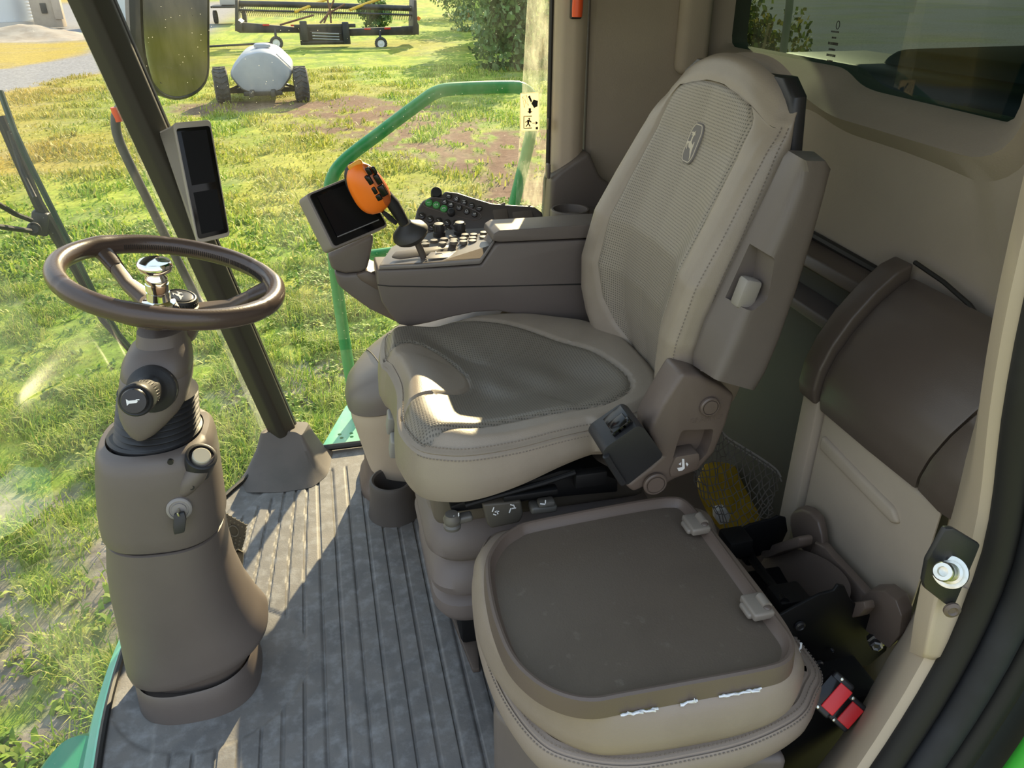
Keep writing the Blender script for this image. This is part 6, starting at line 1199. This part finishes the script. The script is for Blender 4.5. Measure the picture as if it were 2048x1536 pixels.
# ---- grain bin, power cabinet and yard clutter
gb_ = thing('grain_bin', 'pale corrugated steel grain bin at the far left edge', 'grain bin', (-20.5, 66, -2.2))
c0_ = Vector((-21.3, 65, 0)); R = []
for z_ in np.arange(-1.75, 4, .10): R.append([(c0_.x + (3.8 + .045 * ((int(round((z_ + 1.75) * 10)) % 2))) * math.cos(a), c0_.y + 3.8 * math.sin(a), z_) for a in [2 * PI * k / 64 for k in range(64)]])
MB().rings(R).build('bin_wall', M['galv'], gb_); MB().lathe([(4.0, -2.25), (4.0, -1.76), (3.7, -1.76)], (c0_.x, c0_.y, 0), (0, 0, 1), 64).build('bin_footing', M['concrete'], gb_)
pb_ = thing('power_cabinet', 'pale equipment cabinet with a dark meter beside the grain bin', 'cabinet', (-16.3, 62.5, -2.2))
MB().box((-16.5, 62.6, -.9), (1.7, 1.0, 2.4), .03).build('cabinet_shell', M['cabinet'], pb_); MB().box((-16.55, 62.05, -.95), (.35, .12, .6), .02).build('meter', M['hblack'], pb_); MB().box((-15.75, 62.05, -1.0), (.5, .12, 1.2), .02).build('side_box', M['tan'], pb_)
tag(MB().lathe([(1.1, -2.2), (1.1, 2.0)], (-11.6, 63, 0), (0, 0, 1), 36).build('tank', mat('silver_tank', (.55, .62, .66), .35, metal=.4)), 'silver upright tank standing in the far yard between post and mirror', 'tank')
tag(MB().box((-13.7, 62.5, -.6), (1.2, .8, 3.2), .05).build('shed', M['cabinet']), 'pale shed wall seen just left of the corner post', 'shed')
for k, (dx, dz, rz) in enumerate(((0, 0, .2), (.3, .14, .32), (-.2, .28, .1))): tag(MB().box((-16.6 + dx, 56.2 + .03 * k, -2.12 + dz), (1.3, .22, .10), .01, (0, 0, rz)).build('lumber', M['wood']), 'short lumber board lying in a heap on the dirt before the cabinet', 'board', 'lumber boards in the yard')
dp = MB(); xs_ = np.linspace(-20, -11.5, 30); 
grid_obj('dirt_mound', np.linspace(-20.5, -11.0, 40), np.linspace(50, 59, 30), lambda X_, Y_: -2.25 + .75 * np.exp(-((X_ + 15.8) / 2.6) ** 2 - ((Y_ - 54.5) / 2.2) ** 2) + .18 * (fbm(X_, Y_, .9, 5) - .5), mat('mound_dirt', (.26, .215, .17), .95, grain=(3, .8), var=(1.2, (.34, .30, .25), .4, .6)))
tag(bpy.data.objects['dirt_mound'], 'low mound of bare dirt in the yard before the grain bin', 'dirt mound')
ft = thing('flat_trailer', 'small dark trailer parked on the far road right of the mirror', 'trailer', (-5.6, 66, -2.2))
MB().box((-5.3, 66, -1.05), (2.2, 4, .12), .02).build('deck', M['hblack'], ft); MB().box((-5.2, 65.6, -.5), (1.2, 1.5, .9), .05).build('load', M['concrete'], ft)
for s in (-1, 1): tyre((-5.3 + s * 1.0, 65.5, -1.75), .42, .3, (1, 0, 0), ft)
# ---- shrubs along the right edge of the field -----------------------------
def shrub(c, rx, rz, n, cols, label, group, parent_kind='shrub', ls=1.0):
    r2 = np.random.default_rng(int(abs(c[0] * 100 + c[1] * 10))); nb = 9
    ctr = np.array(c)[None] + (r2.random((nb, 3)) - .5) * np.array((rx * 1.5, rx * 1.5, rz * .9)) + np.array((0, 0, rz * .45)); k = r2.integers(0, nb, n); v = r2.standard_normal((n, 3)); v /= np.linalg.norm(v, axis=1)[:, None]
    p = ctr[k] + v * np.array((rx * .55, rx * .55, rz * .42)) * (.55 + .45 * r2.random((n, 1))); p[:, 2] = np.maximum(p[:, 2], GZ + .03)
    cl = np.array(cols)[r2.integers(0, len(cols), n)] * (.7 + .6 * r2.random((n, 1)))
    o = blades('foliage', p[:, 0], p[:, 1], p[:, 2], ls * (.14 + .22 * r2.random(n)), ls * (.05 + .06 * r2.random(n)), .3 + 1.0 * r2.random(n), cl); o.name = 'foliage'
    t = thing(parent_kind, label, 'shrub', (c[0], c[1], GZ), group); o.parent = t; o.matrix_parent_inverse = Matrix.Translation(t.location).inverted(); o['kind'] = 'stuff'
    st_ = MB()
    for j in range(5): a = j * 1.25; st_.tube([(c[0] + .1 * math.cos(a), c[1] + .1 * math.sin(a), GZ - .05), (c[0] + rx * .3 * math.cos(a), c[1] + rx * .3 * math.sin(a), GZ + rz * .5), (c[0] + rx * .5 * math.cos(a), c[1] + rx * .5 * math.sin(a), GZ + rz * .9)], [.06, .04, .02], 6)
    st_.build('stems', M['wood'], t)
G1 = [(.13, .23, .07), (.18, .29, .10), (.10, .17, .06), (.24, .33, .14)]
G2_HAZE = [(.20, .29, .13), (.26, .36, .18), (.16, .23, .11)]  # paler set: haze over the shrubs is put into the leaf colour
for c, rx, rz, n, cols, lab in (((9.0, 33.0, GZ), 2.2, 4.2, 4200, G1, 'dense green shrub at the right field edge, nearest the tan pillar'), ((9.9, 40.0, GZ), 2.3, 4.2, 4200, G2_HAZE, 'haze-greyed green shrub second back from the pillar along the field edge'), ((10.6, 47, GZ), 2.6, 3.8, 4000, G1, 'dark shrub in the middle of the field-edge hedge'), ((11.6, 56, GZ), 3.0, 3.8, 3600, G2_HAZE, 'haze-paled shrub toward the far end of the field-edge hedge'), ((12.6, 68, GZ), 3.4, 3.6, 3200, G1, 'farthest shrub of the field-edge hedge, beyond the header'), ((18.2, 43, GZ), 3.0, 4.6, 3200, G1, 'tall shrub standing behind the field-edge hedge'), ((4.6, 57, GZ), 1.3, 1.7, 1500, G1, 'low green bush seen behind the right half of the header')):
    shrub(c, rx, rz, n, cols, lab, None, 'shrub')
shrub((7.4, 13.3, GZ), .8, 3.0, 4200, [(.30, .32, .06), (.14, .18, .05), (.36, .30, .07)], 'yellow green bush outside the left edge of the rear window', None, 'bush', .4)
